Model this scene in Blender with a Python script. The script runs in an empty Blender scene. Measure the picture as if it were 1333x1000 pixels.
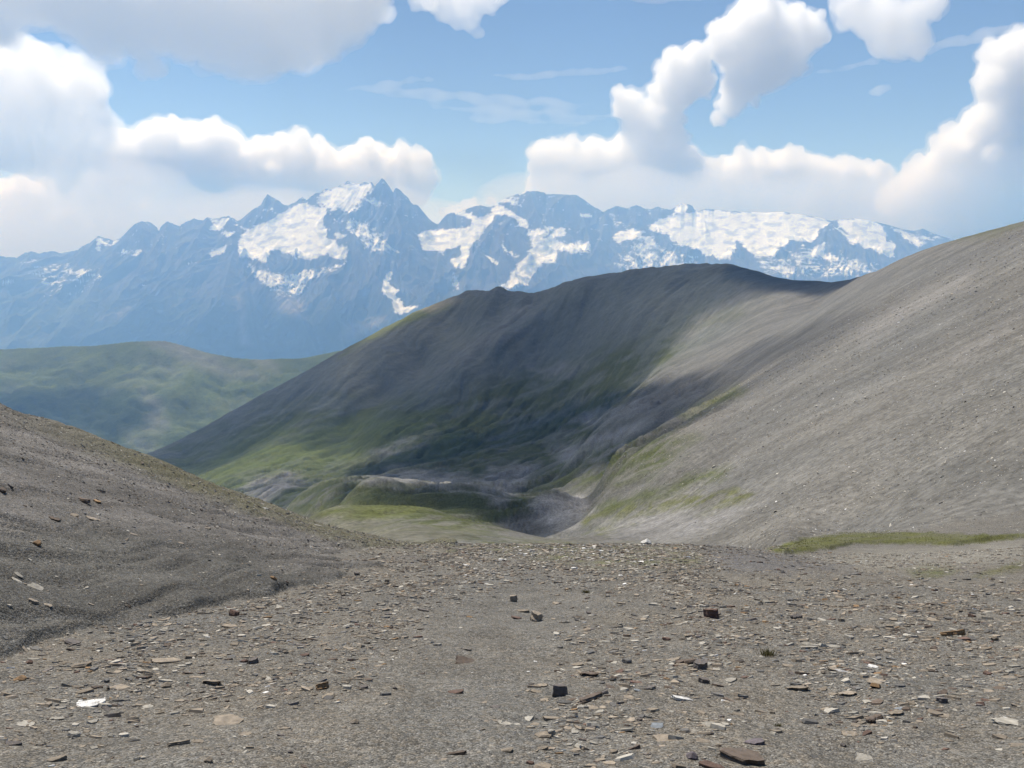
import bpy, bmesh, math, random, time
import numpy as np
from mathutils import Vector, Matrix, noise as mnoise

T0 = time.time()
random.seed(7)
RNG = np.random.default_rng(11)
scene = bpy.context.scene
COL = scene.collection

# ------------------------------------------------------------------ camera
# The eye is the world origin, +Y is the direction the path runs, +Z is up.
F_PX, PITCH = 1111.0, math.radians(8.4)
CP, SP = math.cos(PITCH), math.sin(PITCH)
cam_data = bpy.data.cameras.new("camera")
cam_data.sensor_width = 36.0
cam_data.lens = 36.0 * F_PX / 1333.0
cam_data.clip_start, cam_data.clip_end = 0.1, 90000.0
cam = bpy.data.objects.new("camera", cam_data)
cam.rotation_euler = (math.radians(90) - PITCH, 0, 0)
COL.objects.link(cam)
scene.camera = cam


def UE(px, py):
    """direction of a sight line as (x/y, z/y)"""
    dx, dy = (px - 666.5) / F_PX, (500.0 - py) / F_PX
    d = CP + dy * SP
    return dx / d, (-SP + dy * CP) / d


# ------------------------------------------------------------------ helpers
def tag(o, label=None, cat=None, group=None, kind=None):
    if label: o["label"] = label
    if cat: o["category"] = cat
    if group: o["group"] = group
    if kind: o["kind"] = kind
    return o


def link(name, mesh, mat=None, parent=None):
    o = bpy.data.objects.new(name, mesh)
    COL.objects.link(o)
    if mat: mesh.materials.append(mat)
    if parent: o.parent = parent
    return o


def mesh_np(name, verts, faces, smooth=True):
    """verts (n,3), faces (m,3|4) -> mesh"""
    me = bpy.data.meshes.new(name)
    n, m, k = len(verts), len(faces), faces.shape[1]
    me.vertices.add(n)
    me.vertices.foreach_set("co", np.ascontiguousarray(verts, np.float32).ravel())
    me.loops.add(m * k)
    me.loops.foreach_set("vertex_index", np.ascontiguousarray(faces, np.int32).ravel())
    me.polygons.add(m)
    me.polygons.foreach_set("loop_start", np.arange(0, m * k, k, dtype=np.int32))
    me.polygons.foreach_set("loop_total", np.full(m, k, np.int32))
    me.update(calc_edges=True)
    me.polygons.foreach_set("use_smooth", np.full(m, smooth, bool))
    return me


def add_colour(me, name, rgb):
    a = me.attributes.new(name, 'FLOAT_COLOR', 'POINT')
    c = np.ones((len(rgb), 4), np.float32)
    c[:, :3] = rgb
    a.data.foreach_set("color", c.ravel())


def add_float(me, name, v):
    a = me.attributes.new(name, 'FLOAT', 'POINT')
    a.data.foreach_set("value", np.ascontiguousarray(v, np.float32).ravel())


def grid_faces(rows, cols):
    i = np.arange((rows - 1) * cols).reshape(rows - 1, cols)[:, :-1].ravel()
    return np.stack([i, i + 1, i + 1 + cols, i + cols], 1)


_PERM = np.random.default_rng(3).permutation(512).astype(np.int64)
_PERM = np.concatenate([_PERM, _PERM])
_ANG = np.random.default_rng(5).random(512) * 2 * np.pi
_GX, _GY = np.cos(_ANG), np.sin(_ANG)


def pn(x, y, seed=0):
    """gradient noise, about -0.7..0.7"""
    x = np.asarray(x, float) + seed * 17.31; y = np.asarray(y, float) - seed * 9.77
    xi, yi = np.floor(x).astype(np.int64), np.floor(y).astype(np.int64)
    xf, yf = x - xi, y - yi
    u, v = xf * xf * xf * (xf * (xf * 6 - 15) + 10), yf * yf * yf * (yf * (yf * 6 - 15) + 10)

    def g(ix, iy, dx, dy):
        h = _PERM[(_PERM[ix & 511] + iy) & 511]
        return _GX[h] * dx + _GY[h] * dy
    a, b = g(xi, yi, xf, yf), g(xi + 1, yi, xf - 1, yf)
    c, d = g(xi, yi + 1, xf, yf - 1), g(xi + 1, yi + 1, xf - 1, yf - 1)
    return (a + u * (b - a)) * (1 - v) + (c + u * (d - c)) * v


def fbm(x, y, o=5, seed=0, gain=.5):
    s, a = 0, 1.0
    for k in range(o):
        s = s + a * pn(x * 2 ** k, y * 2 ** k, seed + k); a *= gain
    return s


def ridged(x, y, o=5, seed=0, gain=.5):
    s, a, w = 0, 1.0, 1.0
    for k in range(o):
        n = 1 - np.abs(pn(x * 2 ** k, y * 2 ** k, seed + k)) * 1.9
        n = np.clip(n, 0, 1) ** 2
        s = s + a * n * w; w = np.clip(n * 1.4, 0, 1); a *= gain
    return s


def sstep(a, b, x):
    t = np.clip((x - a) / (b - a), 0, 1)
    return t * t * (3 - 2 * t)


def smax(a, b, k):
    h = np.clip(.5 + .5 * (a - b) / k, 0, 1)
    return b + (a - b) * h + k * h * (1 - h)


def inpoly(poly, u, e, soft):
    """signed coverage of points (u,e) by a polygon of sight lines, with an edge of width soft (same unit)"""
    P = np.array(poly)
    lo, hi = P.min(0) - soft * 2, P.max(0) + soft * 2
    out = np.zeros(u.shape)
    m = (u > lo[0]) & (u < hi[0]) & (e > lo[1]) & (e < hi[1])
    if not m.any(): return out
    x, y = u[m], e[m]
    ins = np.zeros(x.shape, bool); d2 = np.full(x.shape, 1e9)
    for (x0, y0), (x1, y1) in zip(P, np.roll(P, -1, 0)):
        if y0 != y1:
            c = ((y0 > y) != (y1 > y)) & (x < (x1 - x0) * (y - y0) / (y1 - y0) + x0)
            ins ^= c
        L = (x1 - x0) ** 2 + (y1 - y0) ** 2 + 1e-12
        t = np.clip(((x - x0) * (x1 - x0) + (y - y0) * (y1 - y0)) / L, 0, 1)
        d2 = np.minimum(d2, (x - x0 - t * (x1 - x0)) ** 2 + (y - y0 - t * (y1 - y0)) ** 2)
    d = np.sqrt(d2) * np.where(ins, 1, -1)
    out[m] = np.clip(.5 + d / soft, 0, 1)
    return out


def PP(*pts, z=None):
    """polygon in photo pixels -> sight lines; z=(x0,y0,scale) for points read in an enlarged crop"""
    r = []
    for x, y in pts:
        if z: x, y = z[0] + x / z[2], z[1] + y / z[2]
        r.append(UE(x, y))
    return r


def cubic(v, xs, xq):
    """Hermite interpolation of the rows v given at xs to xq"""
    m = np.gradient(v, xs, axis=0)
    j = np.clip(np.searchsorted(xs, xq) - 1, 0, len(xs) - 2)
    h = (xs[j + 1] - xs[j])[:, None]; t = ((xq - xs[j]) / (xs[j + 1] - xs[j]))[:, None]
    t2, t3 = t * t, t * t * t
    return (2 * t3 - 3 * t2 + 1) * v[j] + (t3 - 2 * t2 + t) * h * m[j] + (3 * t2 - 2 * t3) * v[j + 1] + (t3 - t2) * h * m[j + 1]


class TPS:
    A = 3.0

    def __init__(s, u, l, e, lam=1e-4):
        s.c = np.stack([np.asarray(u) * s.A, np.asarray(l)], 1)
        n = len(s.c)
        K = s.phi(((s.c[:, None] - s.c[None]) ** 2).sum(-1)) + lam * np.eye(n)
        P = np.concatenate([np.ones((n, 1)), s.c], 1)
        M = np.zeros((n + 3, n + 3)); M[:n, :n] = K; M[:n, n:] = P; M[n:, :n] = P.T
        s.w = np.linalg.solve(M, np.concatenate([np.asarray(e), np.zeros(3)]))

    @staticmethod
    def phi(r2):
        return .5 * r2 * np.log(r2 + 1e-9)

    def __call__(s, u, l):
        """on a grid: exact at every 5th row and column, cubic between"""
        k = 5
        ri = np.unique(np.append(np.arange(0, u.shape[0], k), u.shape[0] - 1)); ci = np.unique(np.append(np.arange(0, u.shape[1], k), u.shape[1] - 1))
        c = s.exact(u[np.ix_(ri, ci)], l[np.ix_(ri, ci)])
        return cubic(cubic(c, l[ri, 0], l[:, 0]).T, u[0, ci], u[0]).T

    def exact(s, u, l):
        sh = u.shape
        q = np.stack([u.ravel() * s.A, l.ravel()], 1)
        out = np.empty(len(q)); n = len(s.c)
        for i in range(0, len(q), 40000):
            b = q[i:i + 40000]
            r2 = (b[:, :1] - s.c[None, :, 0]) ** 2 + (b[:, 1:] - s.c[None, :, 1]) ** 2
            out[i:i + 40000] = s.phi(r2) @ s.w[:n] + s.w[n] + b @ s.w[n + 1:]
        return out.reshape(sh)


# ------------------------------------------------------------------ node helper
class NT:
    def __init__(s, mat):
        s.t = mat.node_tree; s.t.nodes.clear()

    def n(s, typ, **kw):
        nd = s.t.nodes.new("ShaderNode" + typ)
        for k, v in kw.items():
            if k.startswith("i_"):
                key = k[2:]
                key = int(key) if key.isdigit() else key.replace("_", " ")
                if hasattr(v, "is_output"): s.t.links.new(v, nd.inputs[key])
                else: nd.inputs[key].default_value = v
            else:
                setattr(nd, k, v)
        return nd

    def math(s, op, a, b=0.0, c=0.0, clamp=False):
        nd = s.t.nodes.new("ShaderNodeMath"); nd.operation = op; nd.use_clamp = clamp
        for i, v in enumerate((a, b, c)):
            if hasattr(v, "is_output"): s.t.links.new(v, nd.inputs[i])
            else: nd.inputs[i].default_value = v
        return nd.outputs[0]

    def mix(s, f, a, b, blend='MIX'):
        nd = s.t.nodes.new("ShaderNodeMix"); nd.data_type = 'RGBA'; nd.blend_type = blend
        for i, v in ((0, f), (6, a), (7, b)):
            if hasattr(v, "is_output"): s.t.links.new(v, nd.inputs[i])
            else: nd.inputs[i].default_value = v if i == 0 else (*v, 1.0)[:4]
        return nd.outputs[2]

    def noise(s, vec, scale, detail=4.0, rough=.55, lac=2.0, dist=0.0):
        nd = s.n("TexNoise", i_Vector=vec, i_Scale=scale, i_Detail=detail, i_Roughness=rough, i_Lacunarity=lac, i_Distortion=dist)
        return nd.outputs["Fac"]

    def ramp(s, f, a, b, lo=0.0, hi=1.0):
        nd = s.n("MapRange", i_Value=f, i_From_Min=a, i_From_Max=b, i_To_Min=lo, i_To_Max=hi)
        return nd.outputs[0]

    def vmul(s, v, k):
        nd = s.n("VectorMath", operation='MULTIPLY', i_0=v); nd.inputs[1].default_value = k
        return nd.outputs[0]

    def out(s, surf=None, vol=None):
        o = s.n("OutputMaterial")
        if surf: s.t.links.new(surf, o.inputs["Surface"])
        if vol: s.t.links.new(vol, o.inputs["Volume"])


def new_mat(name):
    m = bpy.data.materials.new(name); m.use_nodes = True
    return m, NT(m)
# ------------------------------------------------------------------ terrain: ground, hillside
def plane_y(e):
    return 1.6 / (-e - .285)


cu, cl, ce = [], [], []


def ctl(px, py, Y):
    u, e = UE(px, py); cu.append(u); cl.append(math.log(Y)); ce.append(e)


def raw(u, e, Y):
    cu.append(u); cl.append(math.log(Y)); ce.append(e)


# path plane near the eye (slopes down at 0.285)
for u in (-.9, -.6, -.3, -.1, .1, .3, .6, .9):
    for Y in (.8, 1.6, 2.4, 3.6, 5.5, 8, 11, 15, 19):
        raw(u, -1.6 / Y - .285, Y)
for px in (560, 640, 720, 800, 880):
    u = UE(px, 700)[0]
    for Y in (22, 25): raw(u, -1.6 / Y - .285, Y)
    raw(u, -1.6 / 27.5 - .2865, 27.5); raw(u, -.350, 31); raw(u, -.366, 38)
for u in (-.9, -.6, -.4, -.25):
    for Y, e in ((26, -.35), (40, -.375), (80, -.40), (200, -.385), (420, -.345)):
        raw(u, e, Y)
for u in (-.9, -.62):
    for Y, e in ((700, -.32), (1200, -.30), (2000, -.29)): raw(u, e, Y)
for u in (-.4, -.28): raw(u, -.315, 700)
# hollow, turf bank on the right
for p in ((1000, 727, 24), (1150, 733, 26), (1250, 738, 24), (1333, 742, 23), (960, 716, 30),
          (1050, 724, 31), (1150, 721, 33), (1250, 716, 34), (1333, 712, 33), (930, 712, 36),
          (1010, 712, 55), (1060, 704, 48), (1100, 697, 44), (1200, 695, 42), (1333, 696, 40), (1420, 695, 38)):
    ctl(*p)
# knoll and folds beyond the edge of the shelf
for p in ((470, 706, 62), (540, 708, 50), (610, 704, 54), (520, 684, 85), (590, 687, 85), (640, 694, 78), (690, 704, 66),
          (440, 665, 110), (490, 662, 116), (540, 656, 122), (580, 662, 116), (630, 675, 108), (670, 688, 100), (700, 699, 92),
          (450, 676, 160), (540, 674, 170), (620, 692, 160), (690, 708, 150), (585, 676, 160),
          (705, 694, 200), (690, 684, 232), (655, 668, 236), (600, 665, 225), (540, 668, 220), (480, 668, 240),
          (650, 655, 262), (600, 646, 270), (540, 640, 300), (470, 634, 330),
          (640, 641, 330), (560, 634, 430), (480, 630, 480), (430, 640, 470), (670, 655, 310), (395, 645, 600),
          (620, 628, 520), (540, 628, 560), (700, 628, 520), (450, 628, 680), (370, 636, 760),
          (600, 600, 800), (600, 560, 950), (640, 590, 770), (700, 590, 730), (700, 548, 890), (500, 605, 850), (500, 570, 1000), (400, 622, 880), (400, 590, 1030), (300, 625, 960), (300, 606, 1070), (220, 606, 1130), (770, 560, 720), (770, 530, 830), (830, 510, 720),
          (722, 682, 222), (765, 668, 232), (690, 658, 262), (745, 656, 248), (722, 641, 280), (770, 648, 276), (722, 650, 325), (670, 652, 350), (780, 655, 320),
          (760, 692, 132), (800, 690, 104), (850, 697, 92), (900, 702, 78), (800, 665, 180), (870, 664, 112), (930, 664, 91),
          # the bowl behind the big slope
          (1000, 438, 520), (1000, 402, 680), (930, 482, 520), (930, 442, 690), (860, 522, 520), (860, 478, 700), (800, 560, 480), (800, 530, 640), (1060, 400, 620)):
    ctl(*p)
# face of the dark ridge: crest to foot, each column near a plane; the buttresses stand out
for px, cy_, cY, fy, fY in ((240, 571, 1250, 592, 1200), (300, 537, 1260, 575, 1175), (350, 510, 1290, 562, 1165), (400, 484, 1310, 550, 1150), (450, 454, 1350, 540, 1140), (500, 428, 1380, 530, 1120), (550, 404, 1380, 524, 1090),
                            (600, 380, 1350, 516, 1060), (650, 377, 1340, 508, 1040), (700, 384, 1300, 500, 1010), (760, 362, 1200, 484, 960), (830, 352, 1120, 462, 880), (900, 345, 1060, 440, 800)):
    for f in (.12, .32, .55, .78, 1.0):
        Y = 1 / (1 / cY + (1 / fY - 1 / cY) * f)
        py = cy_ + (fy - cy_) * f
        but = 80 * math.exp(-((px - (770 - 250 * f)) / 45) ** 2) - 95 * math.exp(-((px - (690 - 220 * f)) / 35) ** 2) + 30 * math.exp(-((px - (560 - 200 * f)) / 45) ** 2) + 40 * math.exp(-((px - (930 - 160 * f)) / 40) ** 2)
        ctl(px, py, Y - but * (1 - abs(f - .4)))
# scree slope on the right: planar between toe and crest, 1/Y linear along a sight column
for px, ym in ((1500, 240), (1420, 280), (1333, 290), (1230, 330), (1150, 330), (1080, 330), (1000, 320), (930, 300), (860, 290), (800, 300)):
    for Y in (52, 72, 100, 140, 200, 290):
        if Y > ym or Y < 52 + (1000 - px) * .45: continue
        u = UE(px, 500)[0]
        raw(u, -17.3 / Y + .55 * u - .24, Y)
CREST = [(1500, 250, 300), (1420, 268, 330), (1333, 288, 375), (1280, 302, 430), (1230, 318, 500), (1190, 334, 550), (1150, 350, 610), (1095, 367, 700),
         (1060, 366, 770), (1020, 363.5, 840), (985, 353, 920), (950, 343.5, 1000), (900, 343, 1060), (830, 350, 1120), (760, 361, 1200), (730, 369, 1250),
         (700, 382, 1300), (650, 375.5, 1340), (610, 378.5, 1350), (585, 388, 1370), (540, 406, 1380), (500, 427, 1380), (440, 459, 1350), (390, 488, 1320), (345, 511, 1290),
         (300, 536, 1260), (245, 567, 1250), (190, 592, 1250)]
for px, py, Y in CREST:
    u, e = UE(px, py)
    raw(u, e, Y); raw(u, e - .010, Y * 1.10); raw(u, e - .05, Y * 1.35); raw(u, -.16 if e > -.12 else e - .1, Y * 2.0)
for u, e in ((-.9, -.30), (-.4, -.30), (0, -.26), (.4, -.25), (.9, -.25)):
    raw(u, e, 2600)
raw(.9, .12, 330); raw(.9, .10, 420); raw(.95, .02, 700); raw(.9, -.30, 40); raw(.9, -.1, 70); raw(.9, .03, 140); raw(.92, -.12, 1300)
TERR = TPS(cu, cl, ce, 2e-4)

# the dark scree slope on the left, its toe on the gully line
cu, cl, ce = [], [], []
GULLY = [(-250, 925), (-120, 893), (0, 853), (100, 823), (180, 806), (250, 794), (350, 774), (440, 757), (500, 743), (560, 731), (610, 720)]
SKYL = [(-250, 430, 21), (-120, 480, 22.5), (0, 534, 24), (60, 556, 25.5), (100, 570, 26.5), (190, 603, 28.5), (270, 635, 31), (350, 662, 34), (430, 688, 37), (500, 703, 38), (560, 713, 37), (610, 717, 34)]
sk_x = np.array([p[0] for p in SKYL])
for gx, gy in GULLY:
    u, e = UE(gx, gy); Y = plane_y(e)
    sy, sY = np.interp(gx, sk_x, [p[1] for p in SKYL]), np.interp(gx, sk_x, [p[2] for p in SKYL])
    raw(u, e, Y); raw(u, e - .14, Y * .82); raw(u, e - .35, Y * .6)
    for f in (.2, .4, .6, .8):
        raw(*UE(gx, gy + (sy - gy) * f), 1 / (1 / Y + (1 / (sY * .93) - 1 / Y) * f))
for px, py, Y in SKYL:
    u, e = UE(px, py)
    raw(u, e, Y); raw(u, e - .012, Y * 1.18); raw(u, e - .05, Y * 1.5); raw(u, e - .3, Y * 3); raw(u, e - .9, Y * 9)
for u in (-.03, .1, .3, .6, .9):
    for Y, e in ((3, -1.6), (8, -.85), (16, -.62), (30, -.50), (60, -.60), (300, -1.1)): raw(u, e, Y)
SCREE = TPS(cu, cl, ce, 2e-4)

BMAX = 44.0          # where the ground sheet hands over to the hillside sheet


TURF = PP((996, 716), (1040, 702), (1100, 694), (1200, 693), (1290, 697), (1333, 694), (1500, 690), (1500, 696), (1333, 701), (1290, 703), (1240, 711), (1180, 708), (1110, 709), (1080, 716), (1020, 722))


def terrain(U, L):
    """slope of sight e(u, ln y) of the land, and how much the left scree slope makes of it"""
    Y = np.exp(L)
    e = TERR(U, L)
    X_, Y_ = U * 1.0, L * 1.0
    far = sstep(3.7, 5.2, L)
    # undulation of the path and shelf
    e = e + (fbm(U * Y / 2.3, Y / 2.3, 4, 1) * .10 + fbm(U * Y / .55, Y / .55, 3, 9) * .022) / Y * (1 - sstep(2.9, 3.5, L))
    # rills down the big slope, folds in the valley (same proportion at every distance)
    x, y = U * Y, Y
    e = e + far * (fbm(X_ * 9, Y_ * 9, 5, 21) * .0016)
    big = far * sstep(.12, .3, U) * sstep(6.6, 6.2, L)                      # rills and bands down the big scree slope
    wv = fbm(x / 60, y / 60, 3, 25) * 6
    r_, q_ = .917 * x - .40 * y, .40 * x + .917 * y + wv
    e = e + big * (fbm(r_ / 120, q_ / 11, 4, 31) * .34 + fbm(r_ / 40, q_ / 3.2, 3, 36) * .08) / Y
    low = far * sstep(-.10, -.17, e) * sstep(.36, .2, U) * sstep(7.1, 6.8, L)   # folds and gullies of the valley head
    q, r = .60 * x - .80 * y, .80 * x + .60 * y
    q = q + fbm(x / 90, y / 90, 3, 43) * 34
    e = e - low * (np.clip(ridged(q / 44, r / 120, 5, 41) - .55, -.4, 1) * .017 + np.clip(ridged(q / 15 + 5, r / 55, 5, 45, .6) - .5, -.3, 1) * .0065) * (1 - .5 * sstep(5.6, 6.6, L))
    hill = far * sstep(6.35, 6.75, L) * sstep(.30, .22, U)                  # couloirs of the dark ridge
    q, r = .70 * x - .71 * y, .71 * x + .70 * y
    q = q + fbm(x / 300, y / 300, 3, 53) * 60
    e = e - hill * (np.clip(ridged(q / 150, r / 620, 4, 51) - .6, -.5, 1) * 5 + np.clip(ridged(q / 44 + 3, r / 260, 4, 55, .6) - .6, -.4, 1) * 2.0 + fbm(q / 28, r / 70, 5, 57, .6) * 1.7) / Y
    tf = inpoly(TURF, U, e, .0015)                                          # the sod stands proud of the gravel
    e = e + tf * (.17 + .05 * pn(x / 1.2, y / 1.2, 3)) / Y
    s = SCREE(U, L)
    s = s + (fbm(U * Y / 3.5, Y / 3.5, 3, 61) * .035 + fbm(U * Y / .35 , Y / .35, 3, 65) * .012) / Y
    # erosion rills that run with the gully
    a = (U * Y) * .962 - Y * .272; b = (U * Y) * .272 + Y * .962
    rl = ridged(a / 1.1 + fbm(b / 4, a / 4, 2, 77) * .8, b / 12, 4, 71)
    s = s - np.clip(rl - .78, 0, 1) * .13 / Y
    # cut bank along the gully
    d = s - e
    d = d + (pn(a / .5, b / .5, 6) * .0035 + pn(a / .17, b / .17, 8) * .0015)
    s = s + .0115 * sstep(-.002, .0035, d) * np.clip(.75 + 1.3 * pn(b / 1.7, b * 0 + 2, 5), .1, 1.5) * (.35 + .65 * sstep(-.20, -.36, U))
    s = s - sstep(-.13, -.03, U) * .012 - sstep(-.07, -.01, U) * .2
    w = sstep(-.003, .003, s - e)
    return smax(e, s, .003), w


N_IN, N_OUT = 1150, 60
US = np.concatenate([np.linspace(-.95, -.685, N_OUT, endpoint=False), np.linspace(-.685, .685, N_IN), np.linspace(.685, .95, N_OUT + 1)[1:]])
LB = math.log(BMAX)
L_NEAR = np.linspace(math.log(.9), LB, 690)
L_FAR = np.concatenate([np.linspace(LB, math.log(600), 380), np.linspace(math.log(600), math.log(1480), 300)[1:], np.linspace(math.log(1480), math.log(2600), 40)[1:]])


def sheet(Ls):
    U, L = np.meshgrid(US, Ls)
    e, w = terrain(U, L)
    Y = np.exp(L)
    return U, L, e, w, np.stack([U * Y, Y, e * Y], -1)


NEAR = sheet(L_NEAR)
FAR = sheet(L_FAR)
# true up the skyline of the hills against the traced crest
cr = np.array([(*UE(x, y), math.log(Y)) for x, y, Y in CREST]); cr = cr[np.argsort(cr[:, 0])]
_U, _L, _E, _W, _P = FAR
_msk = _L > 5.5
for it in range(2):
    top = np.where(_msk, _E, -9).max(0)
    want = np.interp(US, cr[:, 0], cr[:, 1])
    lc = np.interp(US, cr[:, 0], cr[:, 2])
    dl = np.where((US > cr[0, 0]) & (US < .72), want - top, 0)
    kk = np.exp(-(np.arange(-30, 31) / 12.0) ** 2); dl = np.convolve(np.pad(dl, 30, 'edge'), kk / kk.sum(), 'valid')
    _E = _E + dl[None] * sstep(lc[None] - .22, lc[None] - .03, _L)
_P = np.stack([_U * np.exp(_L), np.exp(_L), _E * np.exp(_L)], -1)
FAR = (_U, _L, _E, _W, _P)
print("terrain", round(time.time() - T0, 1))

# carry both sheets on sideways, well past the frame
XL = -np.linspace(3.0, .95, 26)[:-1]; XR = np.linspace(.95, 3.0, 26)[1:]


def widen(S):
    U, L, e, w, P = S
    U2, L2 = np.meshgrid(np.concatenate([XL, US, XR]), L[:, 0])
    e2, w2 = np.pad(e, ((0, 0), (25, 25)), 'edge'), np.pad(w, ((0, 0), (25, 25)), 'edge')
    Y = np.exp(L2)
    return U2, L2, e2, w2, np.stack([U2 * Y, Y, e2 * Y], -1)


NEAR, FAR = widen(NEAR), widen(FAR)
US = np.concatenate([XL, US, XR])
ALL_L = np.concatenate([L_NEAR, L_FAR[1:]])
ALL_E = np.concatenate([NEAR[2], FAR[2][1:]])


def hit(px, py, lmin=0.0):
    """where a sight line first meets the land -> (x, y, z)"""
    u, e = UE(px, py)
    j = np.clip(np.searchsorted(US, u), 1, len(US) - 1); f = (u - US[j - 1]) / (US[j] - US[j - 1])
    c = ALL_E[:, j - 1] * (1 - f) + ALL_E[:, j] * f
    k = np.argmax((c >= e) & (ALL_L > lmin))
    if c[k] < e: return None
    g = (e - c[k - 1]) / (c[k] - c[k - 1] + 1e-12) if k else 1
    Y = math.exp(ALL_L[k - 1] + (ALL_L[k] - ALL_L[k - 1]) * g) if k else math.exp(ALL_L[0])
    return Vector((u * Y, Y, e * Y))


def ground_z(x, y):
    """height and normal of the land at many (x, y)"""
    x, y = np.asarray(x, float), np.asarray(y, float)

    def z(x, y):
        u, l = x / y, np.log(y)
        j = np.clip(np.searchsorted(US, u), 1, len(US) - 1); f = np.clip((u - US[j - 1]) / (US[j] - US[j - 1]), 0, 1)
        i = np.clip(np.searchsorted(ALL_L, l), 1, len(ALL_L) - 1); g = np.clip((l - ALL_L[i - 1]) / (ALL_L[i] - ALL_L[i - 1]), 0, 1)
        e = (ALL_E[i - 1, j - 1] * (1 - f) + ALL_E[i - 1, j] * f) * (1 - g) + (ALL_E[i, j - 1] * (1 - f) + ALL_E[i, j] * f) * g
        return e * y
    h = .03 + .004 * y
    z0 = z(x, y)
    nx, ny = (z(x - h, y) - z(x + h, y)) / (2 * h), (z(x, y - h) - z(x, y + h)) / (2 * h)
    n = np.stack([nx, ny, np.ones_like(nx)], -1)
    return z0, n / np.linalg.norm(n, axis=-1, keepdims=True)


# ---- colour of the land (albedo, linear)
def land_colour(U, L, e, w, P):
    Y = np.exp(L); x = P[..., 0]
    V = e * 1.6 + L * .30
    nz = lambda k, o=4, s=0: fbm(U * k, V * k, o, 100 + s)
    base = np.ones(U.shape + (3,)) * np.array([.124, .120, .111])
    far = sstep(3.4, 4.4, L)
    # scree tone: bands along the fall line
    band = fbm(U * 7 + V * 4, V * 34 - U * 14, 6, 111) * .55 + nz(11, 5, 1) * .4
    r_, q_ = .917 * x - .40 * Y, .40 * x + .917 * Y + fbm(x / 60, Y / 60, 3, 25) * 6
    strk = (fbm(r_ / 130, q_ / 9, 5, 113, .6) * .9 + fbm(r_ / 300, q_ / 30, 4, 114) * .8) * far * sstep(.05, .25, U)
    base *= (1 + .20 * np.clip(strk, -1, 1))[..., None]
    base *= (1 + .16 * np.clip(band, -1, 1) * (.3 + .7 * far))[..., None]
    # warm/cool drift
    t = np.clip(.5 + nz(4, 3, 2) * .9, 0, 1)[..., None]
    base = base * (1 - t) * np.array([1.02, 1.0, .97]) + base * t * np.array([.98, 1.0, 1.02])

    base *= (1 + .07 * far * sstep(.1, .3, U))[..., None]
    rg = (sstep(6.3, 6.8, L) * sstep(.36, .22, U))[..., None]; base = base * (1 - rg) + base * np.array([.90, 1.0, .98]) * rg

    def lay(poly, soft, col, amt=1.0, rough=.012, k=22, hole=0.0, seed=0):
        Pn = np.array(poly); mg = soft + rough + .01
        M = (U > Pn[:, 0].min() - mg) & (U < Pn[:, 0].max() + mg) & (e > Pn[:, 1].min() - mg) & (e < Pn[:, 1].max() + mg)
        if not M.any(): return
        u, l, q = U[M], V[M], e[M]
        du = fbm(u * k, l * k * 1.2, 6, 130 + seed, .6) * rough; de = fbm(u * k + 40, l * k * 1.2, 6, 140 + seed, .6) * rough
        m = inpoly(poly, u + du, q + de * .7, soft) * amt
        if hole: m = m * np.clip(1 - hole * sstep(-.15, .3, fbm(u * 16 + l * 7, l * 44 - u * 20, 6, 150 + seed, .6)), 0, 1)
        base[M] = base[M] * (1 - m[:, None]) + np.array(col) * m[:, None]
    G1, G2, G3 = (.062, .075, .026), (.050, .060, .024), (.085, .100, .022)
    # valley floor and foot of the ridge: grass in bands with bare grey strata
    lay(PP((180, 600), (345, 530), (430, 520), (560, 520), (700, 480), (830, 440), (960, 395), (900, 430), (830, 500), (790, 560), (900, 570), (850, 620), (760, 640), (690, 650), (640, 700), (430, 690), (300, 660)),
        .03, (.060, .070, .024), .95, .02, 18, .7, 1)
    lay(PP((230, 610), (330, 570), (470, 540), (560, 540), (640, 560), (560, 600), (430, 600), (330, 625), (270, 640)), .03, (.080, .098, .022), .95, .02, 20, .3, 2)
    lay(PP((470, 600), (660, 600), (700, 660), (660, 670), (460, 665), (440, 630)), .02, (.052, .062, .026), .95, .012, 18, .2, 3)
    lay(PP((400, 664), (490, 655), (560, 652), (570, 662), (500, 676), (420, 672)), .008, (.095, .105, .034), .7, .006, 30, .3, 4)
    lay(PP((330, 668), (420, 672), (520, 684), (620, 690), (560, 716), (480, 712), (430, 700)), .02, (.135, .130, .098), .8, .01, 30, .4, 5)
    # grass tongues low on the right slope
    lay(PP((760, 668), (800, 655), (880, 648), (960, 636), (985, 648), (930, 668), (860, 672), (800, 700), (760, 690)), .008, (.095, .100, .036), .85, .012, 40, .85, 6)
    lay(PP((880, 540), (960, 500), (972, 508), (900, 545)), .012, (.085, .098, .030), .8, .006, 30, .5, 7)
    lay(PP((775, 660), (900, 618), (950, 606), (940, 622), (850, 650), (790, 668)), .012, (.070, .082, .028), .8, .010, 30, .6, 8)
    lay(PP((490, 430), (575, 388), (590, 398), (520, 425), (440, 465)), .006, (.105, .120, .040), .9, .004, 20, .2, 9)
    lay(PP((540, 404), (580, 386), (600, 392), (560, 408)), .006, (.20, .18, .13), .9, .004, 20, .1, 10)
    lay(PP((1200, 318), (1270, 298), (1333, 285), (1333, 296), (1270, 312)), .010, (.085, .088, .045), .75, .006, 30, .5, 11)
    # turf bank, small green and rusty patches of the shelf
    lay(PP((996, 716), (1040, 702), (1100, 694), (1200, 693), (1290, 697), (1333, 694), (1333, 700), (1240, 711), (1180, 708), (1110, 708), (1080, 715), (1020, 722)), .003, (.084, .090, .030), .95, .005, 60, .3, 12)
    lay(PP((1180, 742), (1215, 736), (1250, 742), (1225, 750), (1190, 750)), .010, (.085, .095, .030), .7, .006, 60, .3, 13)
    lay(PP((1265, 750), (1310, 736), (1333, 732), (1333, 740), (1300, 748)), .008, (.085, .090, .030), .8, .006, 60, .4, 14)
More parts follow.
